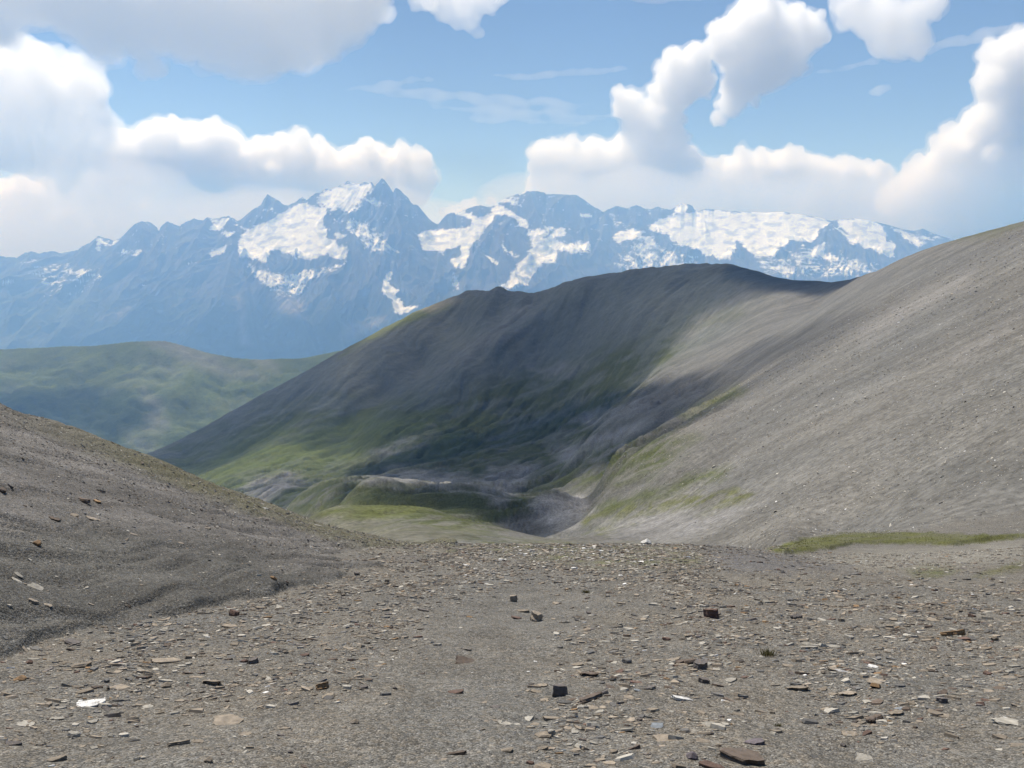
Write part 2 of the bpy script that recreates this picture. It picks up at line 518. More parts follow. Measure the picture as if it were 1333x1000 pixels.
    lay(PP((600, 712), (660, 702), (720, 706), (860, 712), (930, 722), (900, 740), (780, 738), (700, 728)), .014, (.105, .110, .050), .75, .012, 60, .7, 15)
    # pale mud of the hollow, bluish gravel fan, pale streaks high on the slope
    lay(PP((1050, 728), (1130, 716), (1240, 714), (1333, 704), (1333, 730), (1250, 738), (1150, 742), (1090, 738)), .012, (.195, .188, .165), .8, .006, 40, .2, 16)
    lay(PP((900, 712), (960, 714), (1060, 730), (1120, 742), (1010, 746), (930, 738)), .014, (.105, .105, .112), .8, .008, 50, .2, 17)
    for i, q in enumerate((((1115, 445), (1175, 405), (1180, 412), (1125, 448)), ((1120, 430), (1200, 385), (1260, 360), (1270, 368), (1200, 400)), ((1240, 470), (1333, 400), (1333, 408), (1260, 470)),
                           ((575, 480), (640, 430), (690, 398), (680, 418), (620, 460)), ((870, 440), (960, 380), (975, 384), (900, 440)))):
        lay(PP(*q), .02, (.225, .215, .205), .55, .012, 30, .35, 20 + i)
    for i, q in enumerate((((310, 655), (330, 625), (375, 615), (395, 628), (350, 650)), ((690, 655), (720, 642), (760, 645), (770, 668), (720, 690), (700, 675)),
                           ((450, 625), (540, 607), (640, 625), (600, 640)), ((620, 640), (640, 610), (700, 600), (690, 630), (650, 660)), ((750, 545), (830, 520), (840, 530), (770, 560)),
                           ((720, 590), (790, 560), (850, 545), (800, 580), (740, 610)), ((780, 680), (860, 660), (930, 664), (1000, 650), (900, 700), (790, 704)),
                           ((480, 590), (560, 560), (570, 566), (500, 594)), ((690, 480), (760, 470), (740, 490)))):
        lay(PP(*q), .014, (.20, .195, .19) if i in (0, 6) else (.27, .26, .25) if i == 1 else (.215, .210, .205), .9, .012, 34, .45, 30 + i)
    # left slope: dark shale, paler towards its edge, thin grass on the edge
    dark = np.array([.086, .085, .080])
    gl = inpoly(PP((-300, 1000), (-300, 700), (0, 690), (150, 700), (300, 720), (430, 738), (520, 738), (440, 775), (200, 830), (0, 900)), U, e, .05)
    tone = np.clip(.6 + .4 * nz(8, 4, 5) - .75 * gl, .0, 1)[..., None]
    sc = dark * (1 - tone) + np.array([.150, .143, .138]) * tone
    a = (U * Y) * .962 - Y * .272; b = (U * Y) * .272 + Y * .962
    sc = sc * (1 + .5 * np.clip(fbm(a / .7, b / 9, 5, 160), -.6, .8))[..., None]
    sky = np.interp(U, [UE(p[0], p[1])[0] for p in SKYL], [UE(p[0], p[1])[1] for p in SKYL])
    ed = (sstep(.020, .004, (sky - e) - .008 * nz(20, 3, 6)) * .65 * sstep(-.68, -.4, U))[..., None]
    sc = sc * (1 - ed) + np.array([.100, .098, .052]) * ed
    base = base * (1 - w[..., None]) + sc * w[..., None]
    # near shelf: trodden grey gravel down the middle, tan litter either side
    near = 1 - sstep(3.0, 3.5, L)
    lit = near * (1 - w) * np.clip(.4 + 1.1 * fbm(U * Y / 1.8, Y / 1.8, 5, 170), 0, 1) * (1 - inpoly(PP((540, 1100), (560, 760), (700, 730), (760, 760), (720, 1100)), U, e, .08) * .8)
    base = base * (1 - .35 * lit[..., None]) + np.array([.155, .137, .110]) * .35 * lit[..., None]
    return np.clip(base * .98, .01, .9)


def land_mesh(name, S, stepmax=None):
    U, L, e, w, P = S
    me = mesh_np(name, P.reshape(-1, 3), grid_faces(*U.shape))
    add_colour(me, "albedo", land_colour(U, L, e, w, P).reshape(-1, 3))
    return me


def land_material(name, near):
    m, t = new_mat(name)
    geo = t.n("NewGeometry"); pos = geo.outputs["Position"]
    col = t.n("Attribute", attribute_name="albedo").outputs["Color"]
    if near:
        v1 = t.n("TexVoronoi", i_Vector=pos, i_Scale=95.0)
        v2 = t.n("TexVoronoi", i_Vector=pos, i_Scale=26.0)
        c1 = t.ramp(t.n("SeparateColor", i_Color=v1.outputs["Color"]).outputs[0], 0, 1, .42, 1.60)
        c2 = t.ramp(t.n("SeparateColor", i_Color=v2.outputs["Color"]).outputs[1], 0, 1, .74, 1.24)
        n1 = t.ramp(t.noise(pos, 1.7, 6.0, .62), .3, .7, .80, 1.2)
        f = t.math('MULTIPLY', t.math('MULTIPLY', c1, c2), n1)
        # scattered pale flecks of calcite
        fl = t.math('GREATER_THAN', t.n("SeparateColor", i_Color=v1.outputs["Color"]).outputs[2], .962)
        f = t.math('ADD', f, t.math('MULTIPLY', fl, 1.1))
        c = t.mix(1.0, col, t.n("CombineColor", i_Red=f, i_Green=f, i_Blue=f).outputs[0], 'MULTIPLY')
        tint = t.ramp(t.n("SeparateColor", i_Color=v2.outputs["Color"]).outputs[0], .45, 1.0, 0, .35)
        c = t.mix(tint, c, t.mix(1.0, c, (1.22, 1.02, .78), 'MULTIPLY'))
        h = t.math('ADD', t.math('MULTIPLY', v1.outputs["Distance"], -.007), t.math('MULTIPLY', v2.outputs["Distance"], -.016))
        h = t.math('ADD', h, t.math('MULTIPLY', t.noise(pos, 6.0, 6.0, .65), .05))
        bump = t.n("Bump", i_Height=h, i_Strength=.9, i_Distance=1.0)
    else:
        # speckle of stones, coarser the farther the slope lies
        s1 = t.noise(pos, 1.5, 5.0, .7)
        s2 = t.noise(t.vmul(pos, (.7, 1.2, .7)), .08, 7.0, .70)
        s3 = t.noise(pos, .25, 6.0, .72)
        f = t.math('MULTIPLY', t.ramp(s1, .3, .7, .55, 1.48), t.math('MULTIPLY', t.ramp(s2, .3, .7, .76, 1.24), t.ramp(s3, .3, .7, .86, 1.14)))
        c = t.mix(1.0, col, t.n("CombineColor", i_Red=f, i_Green=f, i_Blue=f).outputs[0], 'MULTIPLY')
        h = t.math('ADD', t.math('MULTIPLY', s1, .25), t.math('MULTIPLY', t.noise(pos, .12, 7.0, .62), 2.6))
        bump = t.n("Bump", i_Height=h, i_Strength=.55, i_Distance=1.0)
    b = t.n("BsdfPrincipled", i_Base_Color=c, i_Roughness=.95, i_Normal=bump.outputs[0])
    b.inputs["Specular IOR Level"].default_value = .15
    t.out(b.outputs[0])
    return m


tag(link("ground", land_mesh("ground", NEAR), land_material("gravel", True)), kind="structure", label="grey shale path and dark scree slope falling away from the viewer")
tag(link("hillside", land_mesh("hillside", FAR), land_material("scree", False)), kind="structure", label="grey scree slope and long dark ridge round a grassy valley head")
print("land", round(time.time() - T0, 1))
# ------------------------------------------------------------------ far green hill
def far_hill():
    us = np.linspace(-.95, .25, 520); ls = np.linspace(math.log(2100), math.log(4200), 260)
    U, L = np.meshgrid(us, ls)
    pts = [(-500, 470), (-200, 462), (0, 455), (60, 452), (120, 450), (170, 445), (215, 443.5), (240, 450), (270, 459), (305, 466), (345, 468.5), (390, 466), (430, 459), (480, 452), (560, 448), (700, 455), (900, 470)]
    q = np.array([UE(*p) for p in pts])
    eC = np.interp(U, q[:, 0], q[:, 1]); eC = eC + fbm(U * 25, U * 0 + 3, 3, 5) * .0012
    lC = math.log(3250) + .06 * np.sin(U * 7)
    t = (L - math.log(2350)) / (lC - math.log(2350))
    foot = -.262 + .0 * U
    up = np.clip(t, -.4, 1)
    e = foot + (eC - foot) * np.where(up > 0, up ** .95, up)
    back = np.clip(t - 1, 0, 9); e = e - back * .10
    env = sstep(-.1, .3, t) * sstep(1.0, .8, t)
    e = e + env * (fbm(U * 7, L * 7, 5, 8) * .012 - (ridged(U * 10 + L * 8, L * 8 - U * 7, 4, 14) - .6) * .007)
    Y = np.exp(L); P = np.stack([U * Y, Y, e * Y], -1)
    c = np.ones(U.shape + (3,)) * np.array([.078, .098, .030])
    n = fbm(U * 8, L * 10, 5, 33)
    c = c * (1 + .35 * n)[..., None]
    g = sstep(.12, .42, fbm(U * 14 + L * 6, L * 16 - U * 6, 5, 44))[..., None] * .12
    for k, (poly, a) in enumerate(((PP((190, 443), (240, 444), (300, 475), (345, 492), (300, 490), (240, 470)), .8), (PP((185, 505), (205, 525), (215, 555), (190, 560), (195, 535)), .8), (PP((200, 470), (240, 480), (230, 492)), .5), (PP((325, 462), (350, 464), (360, 482), (340, 478)), .7), (PP((160, 560), (200, 580), (190, 590), (170, 575)), .6))):
        m = inpoly(poly, U + fbm(U * 60, L * 60, 3, 70 + k) * .006, e + fbm(U * 60, L * 60, 3, 80 + k) * .006, .02)
        g = np.maximum(g, (m * a * .75)[..., None])
    c = c * (1 - g) + np.array([.21, .20, .185]) * g
    me = mesh_np("hill", P.reshape(-1, 3), grid_faces(*U.shape)); add_colour(me, "albedo", c.reshape(-1, 3) * .86)
    return me


def far_material(name, scale, lo, hi, bumph):
    m, t = new_mat(name)
    pos = t.n("NewGeometry").outputs["Position"]
    col = t.n("Attribute", attribute_name="albedo").outputs["Color"]
    f = t.math('MULTIPLY', t.ramp(t.noise(pos, scale, 7.0, .68), .3, .7, lo, hi), t.ramp(t.noise(pos, scale * 7, 5.0, .65), .3, .7, lo * 1.05, hi * .97))
    c = t.mix(1.0, col, t.n("CombineColor", i_Red=f, i_Green=f, i_Blue=f).outputs[0], 'MULTIPLY')
    bump = t.n("Bump", i_Height=t.math('MULTIPLY', t.noise(pos, scale * 1.5, 8.0, .65), bumph), i_Strength=.6, i_Distance=1.0)
    b = t.n("BsdfPrincipled", i_Base_Color=c, i_Roughness=.95, i_Normal=bump.outputs[0])
    b.inputs["Specular IOR Level"].default_value = .1
    t.out(b.outputs[0])
    return m


tag(link("hill", far_hill(), far_material("alpine_meadow", .02, .72, 1.28, 14.0)), kind="structure", label="green grassy hill in the haze beyond the valley")

# ------------------------------------------------------------------ glaciated massif
SKY = []
for (ox, oy, k), pts in (((0, 200, 2.962), [(0, 395), (30, 400), (65, 402), (90, 385), (120, 378), (150, 385), (200, 375), (235, 385), (300, 372), (320, 355), (345, 345), (378, 318), (400, 325), (440, 335), (465, 325), (490, 300), (520, 270), (550, 262), (580, 265), (605, 285), (612, 300), (620, 280), (645, 262), (660, 268), (690, 280), (715, 265), (745, 250), (780, 258), (800, 245), (830, 252), (880, 240), (905, 252), (918, 262), (940, 245), (975, 215), (1005, 200), (1018, 175), (1032, 156), (1045, 165), (1075, 180), (1093, 198)]),
                         ((280, 210, 3.703), [(335, 213), (350, 212), (385, 200), (405, 182), (420, 172), (440, 188), (455, 176), (475, 160), (495, 150), (510, 153), (530, 132), (560, 135), (575, 128), (600, 115), (618, 110), (640, 95), (655, 103), (680, 110), (700, 108), (720, 100), (738, 106), (755, 100), (770, 120), (785, 105), (795, 92), (805, 80), (815, 90), (828, 105), (858, 148), (870, 128), (880, 133), (895, 140), (912, 160), (930, 175), (943, 196), (955, 210), (975, 210), (990, 228), (1010, 250), (1030, 275), (1045, 290), (1065, 302), (1080, 300), (1095, 278), (1110, 260), (1135, 250), (1150, 245), (1165, 262)]),
                         ((560, 210, 3.809), [(130, 260), (165, 245), (205, 228), (250, 218), (275, 225), (300, 225), (330, 212), (370, 185), (405, 172), (435, 160), (445, 170), (480, 150), (530, 147), (565, 155), (572, 165), (590, 164), (630, 162), (660, 166), (690, 165), (725, 165), (760, 190), (810, 225), (835, 238), (862, 252), (880, 240), (905, 228), (930, 220), (960, 230), (985, 232), (1020, 217), (1045, 226), (1070, 238), (1100, 235), (1130, 225), (1160, 236), (1190, 242), (1215, 230), (1245, 208), (1262, 216), (1280, 213), (1300, 225), (1315, 245)]),
                         ((850, 230, 2.76), [(158, 124), (180, 118), (200, 115), (230, 120), (300, 125), (400, 130), (470, 127), (540, 138), (600, 148), (640, 160), (660, 155), (720, 150), (790, 160), (850, 175), (900, 190), (940, 195), (970, 187), (1010, 205), (1040, 215), (1130, 240), (1330, 270), (1600, 290)])):
    SKY += [UE(ox + x / k, oy + y / k) for x, y in pts]
SKY = [(-.95, -.03), (-.75, .012), (-.66, .004)] + SKY + [(.95, -.02)]
SKYQ = np.array(SKY)

Z1, Z2, Z3, Z4 = (0, 200, 2.962), (280, 210, 3.703), (560, 210, 3.809), (850, 230, 2.76)
# rock spurs that stand out of the face: points down the spur (enlarged crop pixels), protrusion m, flank slope
SPURS = [
    (Z2, [(540, 235), (590, 290), (600, 345)], 160, 1.3), (Z2, [(655, 330), (690, 420), (760, 520), (860, 700), (890, 760)], 240, 1.1), (Z2, [(655, 330), (600, 470), (520, 640)], 160, 1.0),
    (Z2, [(805, 82), (860, 220), (900, 330), (960, 370)], 180, 1.2), (Z2, [(250, 165), (230, 240), (170, 320)], 140, 1.3), (Z2, [(945, 215), (1000, 300), (1040, 340)], 120, 1.2), (Z2, [(1080, 440), (1060, 560), (1040, 660)], 160, 1.0),
    (Z3, [(325, 295), (290, 350), (230, 440), (180, 560), (160, 660)], 260, 1.1), (Z3, [(325, 295), (360, 400), (400, 520)], 180, 1.0), (Z3, [(500, 150), (520, 230), (560, 310)], 170, 1.2), (Z3, [(700, 170), (760, 280), (790, 380), (760, 450)], 180, 1.1),
    (Z3, [(870, 260), (850, 370), (800, 470), (640, 520), (480, 640)], 200, 1.0), (Z3, [(400, 275), (440, 350), (480, 440)], 100, 1.2), (Z3, [(1050, 330), (1150, 360), (1200, 420), (1333, 500)], 160, .9),
    (Z4, [(635, 168), (600, 230), (560, 330)], 200, .9), (Z4, [(635, 168), (690, 240), (790, 330)], 200, .9), (Z4, [(635, 168), (640, 260), (640, 370)], 220, .9), (Z4, [(830, 175), (880, 230), (920, 290)], 80, 1.0), (Z4, [(185, 155), (190, 190)], 80, 1.6), (Z4, [(290, 270), (330, 330), (360, 380)], 110, 1.0),
    (Z1, [(540, 268), (430, 380), (330, 560), (230, 690)], 320, .9), (Z1, [(800, 250), (700, 420), (560, 560), (400, 700)], 300, .9), (Z1, [(880, 245), (900, 380), (850, 560), (700, 740)], 300, .85), (Z1, [(915, 262), (930, 400), (960, 560), (1000, 780)], 200, .9),
    (Z1, [(378, 322), (300, 420), (200, 560), (60, 700)], 240, .9), (Z1, [(120, 380), (60, 470), (-60, 600)], 200, .9), (Z1, [(650, 270), (560, 420), (420, 600)], 180, .9),
    (Z2, [(330, 630), (420, 760), (500, 930)], 200, .8), (Z2, [(560, 640), (600, 800), (640, 940)], 220, .8), (Z2, [(240, 430), (270, 560), (200, 700), (110, 880)], 180, .9)]
SNOW = [   # (crop, outline, cover, edge)
    (Z2, [(350, 215), (440, 205), (490, 210), (535, 230), (525, 300), (550, 350), (545, 370), (580, 385), (600, 412), (625, 412), (635, 455), (600, 470), (545, 440), (500, 450), (480, 470), (420, 475), (400, 455), (380, 470), (365, 440), (330, 440), (300, 425), (260, 440), (240, 495), (200, 470), (180, 480), (150, 460), (120, 465), (110, 410), (130, 345), (200, 310), (290, 275), (345, 225)], .97, .004),
    (Z2, [(145, 480), (230, 505), (330, 535), (460, 520), (560, 500), (640, 470), (640, 510), (540, 545), (440, 590), (420, 640), (300, 660), (180, 560)], .50, .006),
    (Z2, [(480, 165), (560, 130), (640, 98), (760, 105), (775, 140), (720, 180), (690, 215), (650, 250), (600, 235), (560, 250), (510, 215)], .72, .008),
    (Z2, [(610, 335), (640, 260), (720, 290), (800, 330), (860, 400), (900, 440), (830, 450), (760, 440), (710, 415), (690, 380), (660, 340)], .50, .008),  # partial cover puts the shade of this snow face into its colour
    (Z2, [(570, 355), (620, 350), (640, 370), (590, 385)], .9, .004), (Z2, [(720, 180), (770, 175), (820, 200), (790, 215), (740, 205)], .75, .006),
    (Z2, [(820, 570), (850, 525), (862, 550), (840, 585), (890, 620), (870, 650), (920, 700), (1000, 690), (980, 710), (900, 735), (870, 730), (808, 610)], .85, .004),
    (Z3, [(0, 335), (60, 330), (150, 345), (200, 320), (195, 295), (130, 258), (170, 245), (240, 280), (300, 250), (290, 225), (350, 220), (440, 262), (480, 290), (485, 320), (420, 325), (440, 300), (380, 272), (350, 278), (325, 262), (310, 290), (265, 350), (215, 410), (190, 470), (170, 530), (130, 535), (108, 490), (150, 440), (140, 415), (90, 430), (60, 465), (-40, 440), (-60, 370)], .95, .004),
    (Z3, [(110, 560), (160, 560), (150, 640), (120, 640)], .6, .006),
    (Z3, [(490, 335), (600, 310), (610, 330), (560, 370), (600, 355), (670, 325), (680, 360), (620, 385), (690, 405), (800, 400), (800, 450), (720, 455), (640, 440), (620, 500), (560, 510), (520, 560), (470, 610), (420, 635), (330, 632), (400, 590), (400, 545), (450, 490), (510, 420), (485, 370)], .80, .006),
    (Z3, [(358, 420), (400, 450), (440, 470), (445, 487), (370, 442)], .95, .004), (Z3, [(265, 460), (335, 495), (338, 522), (300, 500)], .9, .004), (Z3, [(310, 215), (400, 185), (440, 165), (430, 215), (380, 215)], .7, .005),
    (Z3, [(740, 250), (810, 268), (800, 280), (740, 262)], .8, .004), (Z3, [(870, 262), (900, 262), (960, 300), (1000, 330), (910, 300)], .55, .006),
    (Z3, [(905, 375), (940, 345), (1000, 330), (1060, 350), (1020, 390), (940, 405)], .85, .006), (Z3, [(880, 270), (1000, 320), (1120, 380), (1333, 480), (1333, 560), (960, 560), (900, 480), (1000, 420)], .42, .012),
    (Z3, [(1220, 225), (1250, 212), (1275, 215), (1260, 250), (1200, 260)], .85, .004),
    (Z4, [(0, 165), (60, 140), (90, 128), (160, 122), (300, 124), (470, 128), (600, 150), (632, 166), (590, 200), (560, 235), (500, 230), (450, 260), (440, 290), (360, 292), (340, 255), (300, 235), (280, 290), (240, 300), (190, 285), (140, 262), (90, 245), (50, 210), (20, 195), (-20, 185)], .97, .005),
    (Z4, [(655, 157), (720, 152), (800, 163), (840, 200), (850, 225), (875, 240), (860, 290), (800, 268), (760, 258), (720, 225), (680, 188)], .95, .004), (Z4, [(850, 178), (935, 245), (950, 250), (975, 240), (900, 195)], .85, .005), (Z4, [(940, 200), (1000, 215), (1040, 225), (960, 240)], .6, .006),
    (Z4, [(630, 168), (700, 210), (740, 240), (720, 250), (670, 200)], .85, .004), (Z4, [(300, 230), (450, 290), (560, 240), (800, 300), (800, 370), (400, 370)], .40, .012), (Z4, [(590, 240), (620, 225), (610, 280), (560, 320), (550, 280)], .7, .006),
    (Z1, [(808, 300), (830, 252), (882, 252), (860, 290), (828, 305)], .8, .005), (Z1, [(856, 308), (905, 298), (907, 318), (880, 330)], .95, .004), (Z1, [(815, 375), (870, 352), (870, 378), (812, 412)], .75, .005),
    (Z1, [(458, 365), (540, 358), (545, 388), (470, 395)], .45, .006), (Z1, [(370, 368), (383, 325), (430, 345), (468, 324), (440, 357), (400, 355), (385, 372)], .9, .005), (Z1, [(304, 450), (330, 447), (318, 472)], .9, .004),
    (Z1, [(0, 502), (76, 488), (40, 508), (0, 512)], .6, .006), (Z1, [(712, 418), (775, 405), (730, 432)], .5, .006), (Z1, [(540, 500), (620, 470), (560, 520)], .3, .008), (Z1, [(60, 410), (240, 410), (420, 440), (400, 520), (200, 560), (100, 480)], .30, .012), (Z1, [(905, 262), (965, 290), (960, 296), (905, 268)], .8, .003)]
GREEN = [(Z1, [(390, 700), (560, 590), (690, 520), (690, 560), (560, 660), (430, 720)]), (Z1, [(0, 700), (130, 610), (330, 560), (250, 680), (100, 760), (0, 770)]), (Z2, [(80, 620), (330, 700), (480, 860), (450, 940), (250, 900)]), (Z2, [(560, 860), (760, 780), (850, 760), (700, 850), (560, 930)])]
TALUS = [(Z2, [(95, 640), (120, 640), (150, 750), (165, 885), (118, 885), (115, 760)]), (Z2, [(260, 690), (350, 640), (460, 700), (440, 760), (300, 720)]), (Z2, [(630, 780), (820, 760), (700, 850), (600, 850)]), (Z1, [(390, 640), (500, 590), (470, 640)])]


def massif():
    us = np.concatenate([np.linspace(-.95, -.68, 60, endpoint=False), np.linspace(-.68, .52, 1250), np.linspace(.52, .95, 70)[1:]])
    nf = 300
    t1 = np.concatenate([np.linspace(0, 1, nf), 1 + np.linspace(0.02, .5, 22)])
    Y0 = 9400.0
    eS = np.interp(us, SKYQ[:, 0], SKYQ[:, 1])
    eS = eS + (pn(us * 260, us * 0 + 1, 3) * .0011 + pn(us * 600, us * 0 + 7, 4) * .0006) * sstep(.27, .22, us)
    YR = 12800 + 500 * np.sin(us * 5 + 1.0) + 400 * pn(us * 6, us * 0, 8)
    U = np.repeat(us[None], len(t1), 0); T = np.repeat(t1[:, None], len(us), 1)
    Y = Y0 + (YR[None] - Y0) * T
    e0 = -.128
    tt = np.clip(T, 0, 1)
    prof = lambda t: .80 * t + .20 * t * t
    kk = np.exp(-(np.arange(-60, 61) / 26.0) ** 2); eSs = np.convolve(np.pad(eS, 60, 'edge'), kk / kk.sum(), 'valid')
    EFF = eSs[None] + (eS - eSs)[None] * sstep(.80, 1.0, tt)
    E = e0 + (EFF - e0) * prof(tt)
    Z = E * Y
    Z = np.where(T > 1, Z - (T - 1) * (YR[None] - Y0) * .75, Z)
    X = U * Y
    env = np.clip(tt * 1.4, 0, 1) ** .7 * np.sqrt(np.clip(1 - tt, 0, 1) * 1.6).clip(0, 1)
    # buttresses and couloirs: ridged relief drawn out down the face
    wx = fbm(X / 1400, Y / 1400, 3, 201) * 500
    sk = np.interp(U, [-.7, -.35, -.1, .5], [.75, .55, .15, -.1])          # the left part runs down to the left
    q = X + wx - (Y - Y0) * sk
    R = ridged(q / 900, Y / 2600, 6, 211, .52) - .75
    R2 = ridged(q / 330 + 9, Y / 800, 5, 221, .55) - .7
    gl = np.zeros(U.shape); f1 = np.zeros(U.shape)
    for z, poly, a, ed in SNOW:
        if a > .8: gl = np.maximum(gl, inpoly(PP(*poly, z=z), U, Z / Y, .012))
    relief = 1 - .88 * gl
    Z = Z + env * relief * (R * 220 + R2 * 85)
    # traced spurs
    for z, pts, prot, fl in SPURS:
        pp = []
        for u, e in PP(*pts, z=z):
            es = np.interp(u, us, eS); yr = np.interp(u, us, YR)
            f = np.clip((e - e0) / (es - e0), 0, 1); t = (-.80 + math.sqrt(.64 + .8 * f)) / .4
            y = Y0 + (yr - Y0) * t - prot * (1 - .6 * t ** 6) - (30 if t > .97 else 0)
            pp.append((u * y, y, e * y))
        best = np.full(U.shape, -1e9)
        jag = fbm(X / 260, Y / 260, 4, 231) * 60
        for (x0, y0, z0), (x1, y1, z1) in zip(pp[:-1], pp[1:]):
            L2 = (x1 - x0) ** 2 + (y1 - y0) ** 2
            s = np.clip(((X - x0) * (x1 - x0) + (Y - y0) * (y1 - y0)) / L2, 0, 1)
            d = np.hypot(X - x0 - s * (x1 - x0), Y - y0 - s * (y1 - y0))
            best = np.maximum(best, z0 + s * (z1 - z0) - d * fl + jag * np.clip(d / 120, 0, 1))
        Z = smax(Z, best, 30.0)
    Z = Z + env * (.25 + .75 * relief) * fbm(X / 120, Y / 120, 5, 241, .6) * 22
    Z = Z + env * relief * (ridged(q / 120 + 3, Y / 260, 4, 247) - .7) * 30
    # keep the traced skyline
    lim = EFF * Y
    Z = np.where(T < 1, np.minimum(Z, lim - (1 - T) * 60), Z)
    E = Z / Y
    # slope, for where snow can lie
    dzx = np.gradient(Z, axis=1) / (np.gradient(X, axis=1) + 1e-9)
    rock = np.array([.060, .060, .064])
    C = np.ones(U.shape + (3,)) * rock * (1 + .8 * np.clip(fbm(q / 260, Z / 160, 6, 251, .6), -.8, 1.2))[..., None]
    alt = sstep(-.02, -.075, E + fbm(X / 500, Y / 500, 4, 255) * .02)[..., None]
    C = C * (1 - alt) + np.array([.036, .046, .028]) * alt
    wu, we = fbm(X / 300, Z / 220, 5, 261) * .0045, fbm(X / 300 + 50, Z / 220, 5, 271) * .004
    for z, poly in GREEN:
        m = (inpoly(PP(*poly, z=z), U + wu * 2, E + we * 2, .012) * .7)[..., None]; C = C * (1 - m) + np.array([.075, .088, .045]) * m
    for z, poly in TALUS:
        m = (inpoly(PP(*poly, z=z), U + wu, E + we, .010) * .7)[..., None]; C = C * (1 - m) + np.array([.24, .22, .20]) * m
    S = np.zeros(U.shape)
    def uni(x): return np.clip(.5 + x * .62, 0, 1)
    pat = uni(fbm(q / 210 + 7, Z / 90 + q / 500, 6, 281, .62))
    fine = uni(fbm(q / 70 + 3, Z / 26 + q / 200, 5, 287, .6))
    steep = np.abs(dzx)
    for z, poly, a, ed in SNOW:
        m = inpoly(PP(*poly, z=z), U + wu, E + we, ed * 1.6)
        big = a >= .9
        p = (.45 * pat + .55 * fine) if not big else (.5 * pat + .5 * fine)
        th = 1 - (a + (.02 if big else .12)) * m + .10 * np.clip(steep - .7, 0, 1)
        S = np.maximum(S, sstep(th - .08, th + .08, p) * sstep(0, .25, m))
    led = sstep(.70, .76, .5 * pat + .5 * fine - .10 * np.clip(steep - .5, 0, 1)) * sstep(-.01, .05, E) * .9
    S = np.clip(np.maximum(S, led), 0, 1)
    ice = (sstep(-.05, .40, fbm(X / 190 + Z / 300, Z / 80 - X / 400, 6, 291, .64)) * .85 + sstep(.0, .08, E) * 0)[..., None]
    snow = np.array([.80, .82, .86]) * (1 - ice) + np.array([.40, .45, .52]) * ice
    C = C * (1 - S[..., None]) + snow * S[..., None]
    me = mesh_np("mountain", np.stack([X, Y, Z], -1).reshape(-1, 3), grid_faces(*U.shape))
    add_colour(me, "albedo", C.reshape(-1, 3))
    return me


tag(link("mountain", massif(), far_material("rock_and_ice", .006, .80, 1.2, 30.0)), kind="structure", label="hazy blue massif with glaciers and a sharp summit")
print("massif", round(time.time() - T0, 1))

# valley floor under everything
v = np.array([(-13500, -2500, -1420), (13500, -2500, -1420), (13500, 16200, -1420), (-13500, 16200, -1420)], float)
bm_v = mesh_np("valley_floor", v, np.array([[0, 1, 2, 3]]))
m, t = new_mat("valley_green"); pos = t.n("NewGeometry").outputs["Position"]
b = t.n("BsdfPrincipled", i_Base_Color=t.mix(t.noise(pos, .002, 6.0), (.04, .06, .025), (.10, .11, .06)), i_Roughness=1.0); t.out(b.outputs[0])
tag(link("valley_floor", bm_v, m), kind="structure", label="valley floor")
VOL_B = 24
# ------------------------------------------------------------------ light, sky, air
SUN_EL, SUN_AZ = math.radians(61), math.radians(-34)      # azimuth from +Y, negative = left
SUN_DIR = Vector((math.sin(SUN_AZ) * math.cos(SUN_EL), math.cos(SUN_AZ) * math.cos(SUN_EL), math.sin(SUN_EL)))
w = bpy.data.worlds.new("World"); scene.world = w; w.use_nodes = True
wt = w.node_tree; wt.nodes.clear()
sky = wt.nodes.new("ShaderNodeTexSky"); sky.sky_type = 'NISHITA'; sky.sun_disc = False
sky.sun_elevation = SUN_EL; sky.sun_rotation = SUN_AZ
sky.altitude = 2600; sky.air_density = 1.0; sky.dust_density = .2; sky.ozone_density = 3.5
bg = wt.nodes.new("ShaderNodeBackground"); bg.inputs[1].default_value = .075
wo = wt.nodes.new("ShaderNodeOutputWorld")
wt.links.new(sky.outputs[0], bg.inputs[0]); wt.links.new(bg.outputs[0], wo.inputs[0])
sl = bpy.data.lights.new("sun", 'SUN'); sl.energy = 5.0; sl.angle = math.radians(.5); sl.color = (1.0, .955, .89)
so = bpy.data.objects.new("sun", sl); COL.objects.link(so); so.rotation_euler = (-SUN_DIR).to_track_quat('-Z', 'Y').to_euler()

# the air of the place
HZ_TOP = 1240.0
bm = bmesh.new(); bmesh.ops.create_cube(bm, size=1.0)
bmesh.ops.scale(bm, vec=(27600, 19200, HZ_TOP + 1450), verts=bm.verts)
bmesh.ops.translate(bm, vec=(0, -2900 + 9600, (HZ_TOP - 1450) / 2), verts=bm.verts)
me = bpy.data.meshes.new("haze"); bm.to_mesh(me); bm.free()
m, t = new_mat("haze_air")
pv = t.n("VolumePrincipled"); pv.inputs["Color"].default_value = (.27, .52, 1.0, 1); pv.inputs["Absorption Color"].default_value = (1, 1, 1, 1)
pv.inputs["Density"].default_value = 1.1e-4; pv.inputs["Anisotropy"].default_value = .3
t.out(vol=pv.outputs[0])
tag(link("haze", me, m), kind="stuff")

# ------------------------------------------------------------------ render
scene.render.engine = 'CYCLES'
cy = scene.cycles
cy.use_denoising = True
cy.max_bounces = 16; cy.diffuse_bounces = 2; cy.glossy_bounces = 1; cy.transmission_bounces = 2; cy.volume_bounces = VOL_B; cy.transparent_max_bounces = 16
cy.caustics_reflective = cy.caustics_refractive = False
cy.sample_clamp_indirect = 6.0
cy.use_adaptive_sampling = True; cy.adaptive_threshold = .015
vs = scene.view_settings
scene.display_settings.display_device = 'sRGB'
vs.view_transform = 'Standard'; vs.look = 'None'; vs.exposure = 0.36; vs.gamma = 1.0; vs.use_curve_mapping = False
print("scene", round(time.time() - T0, 1))
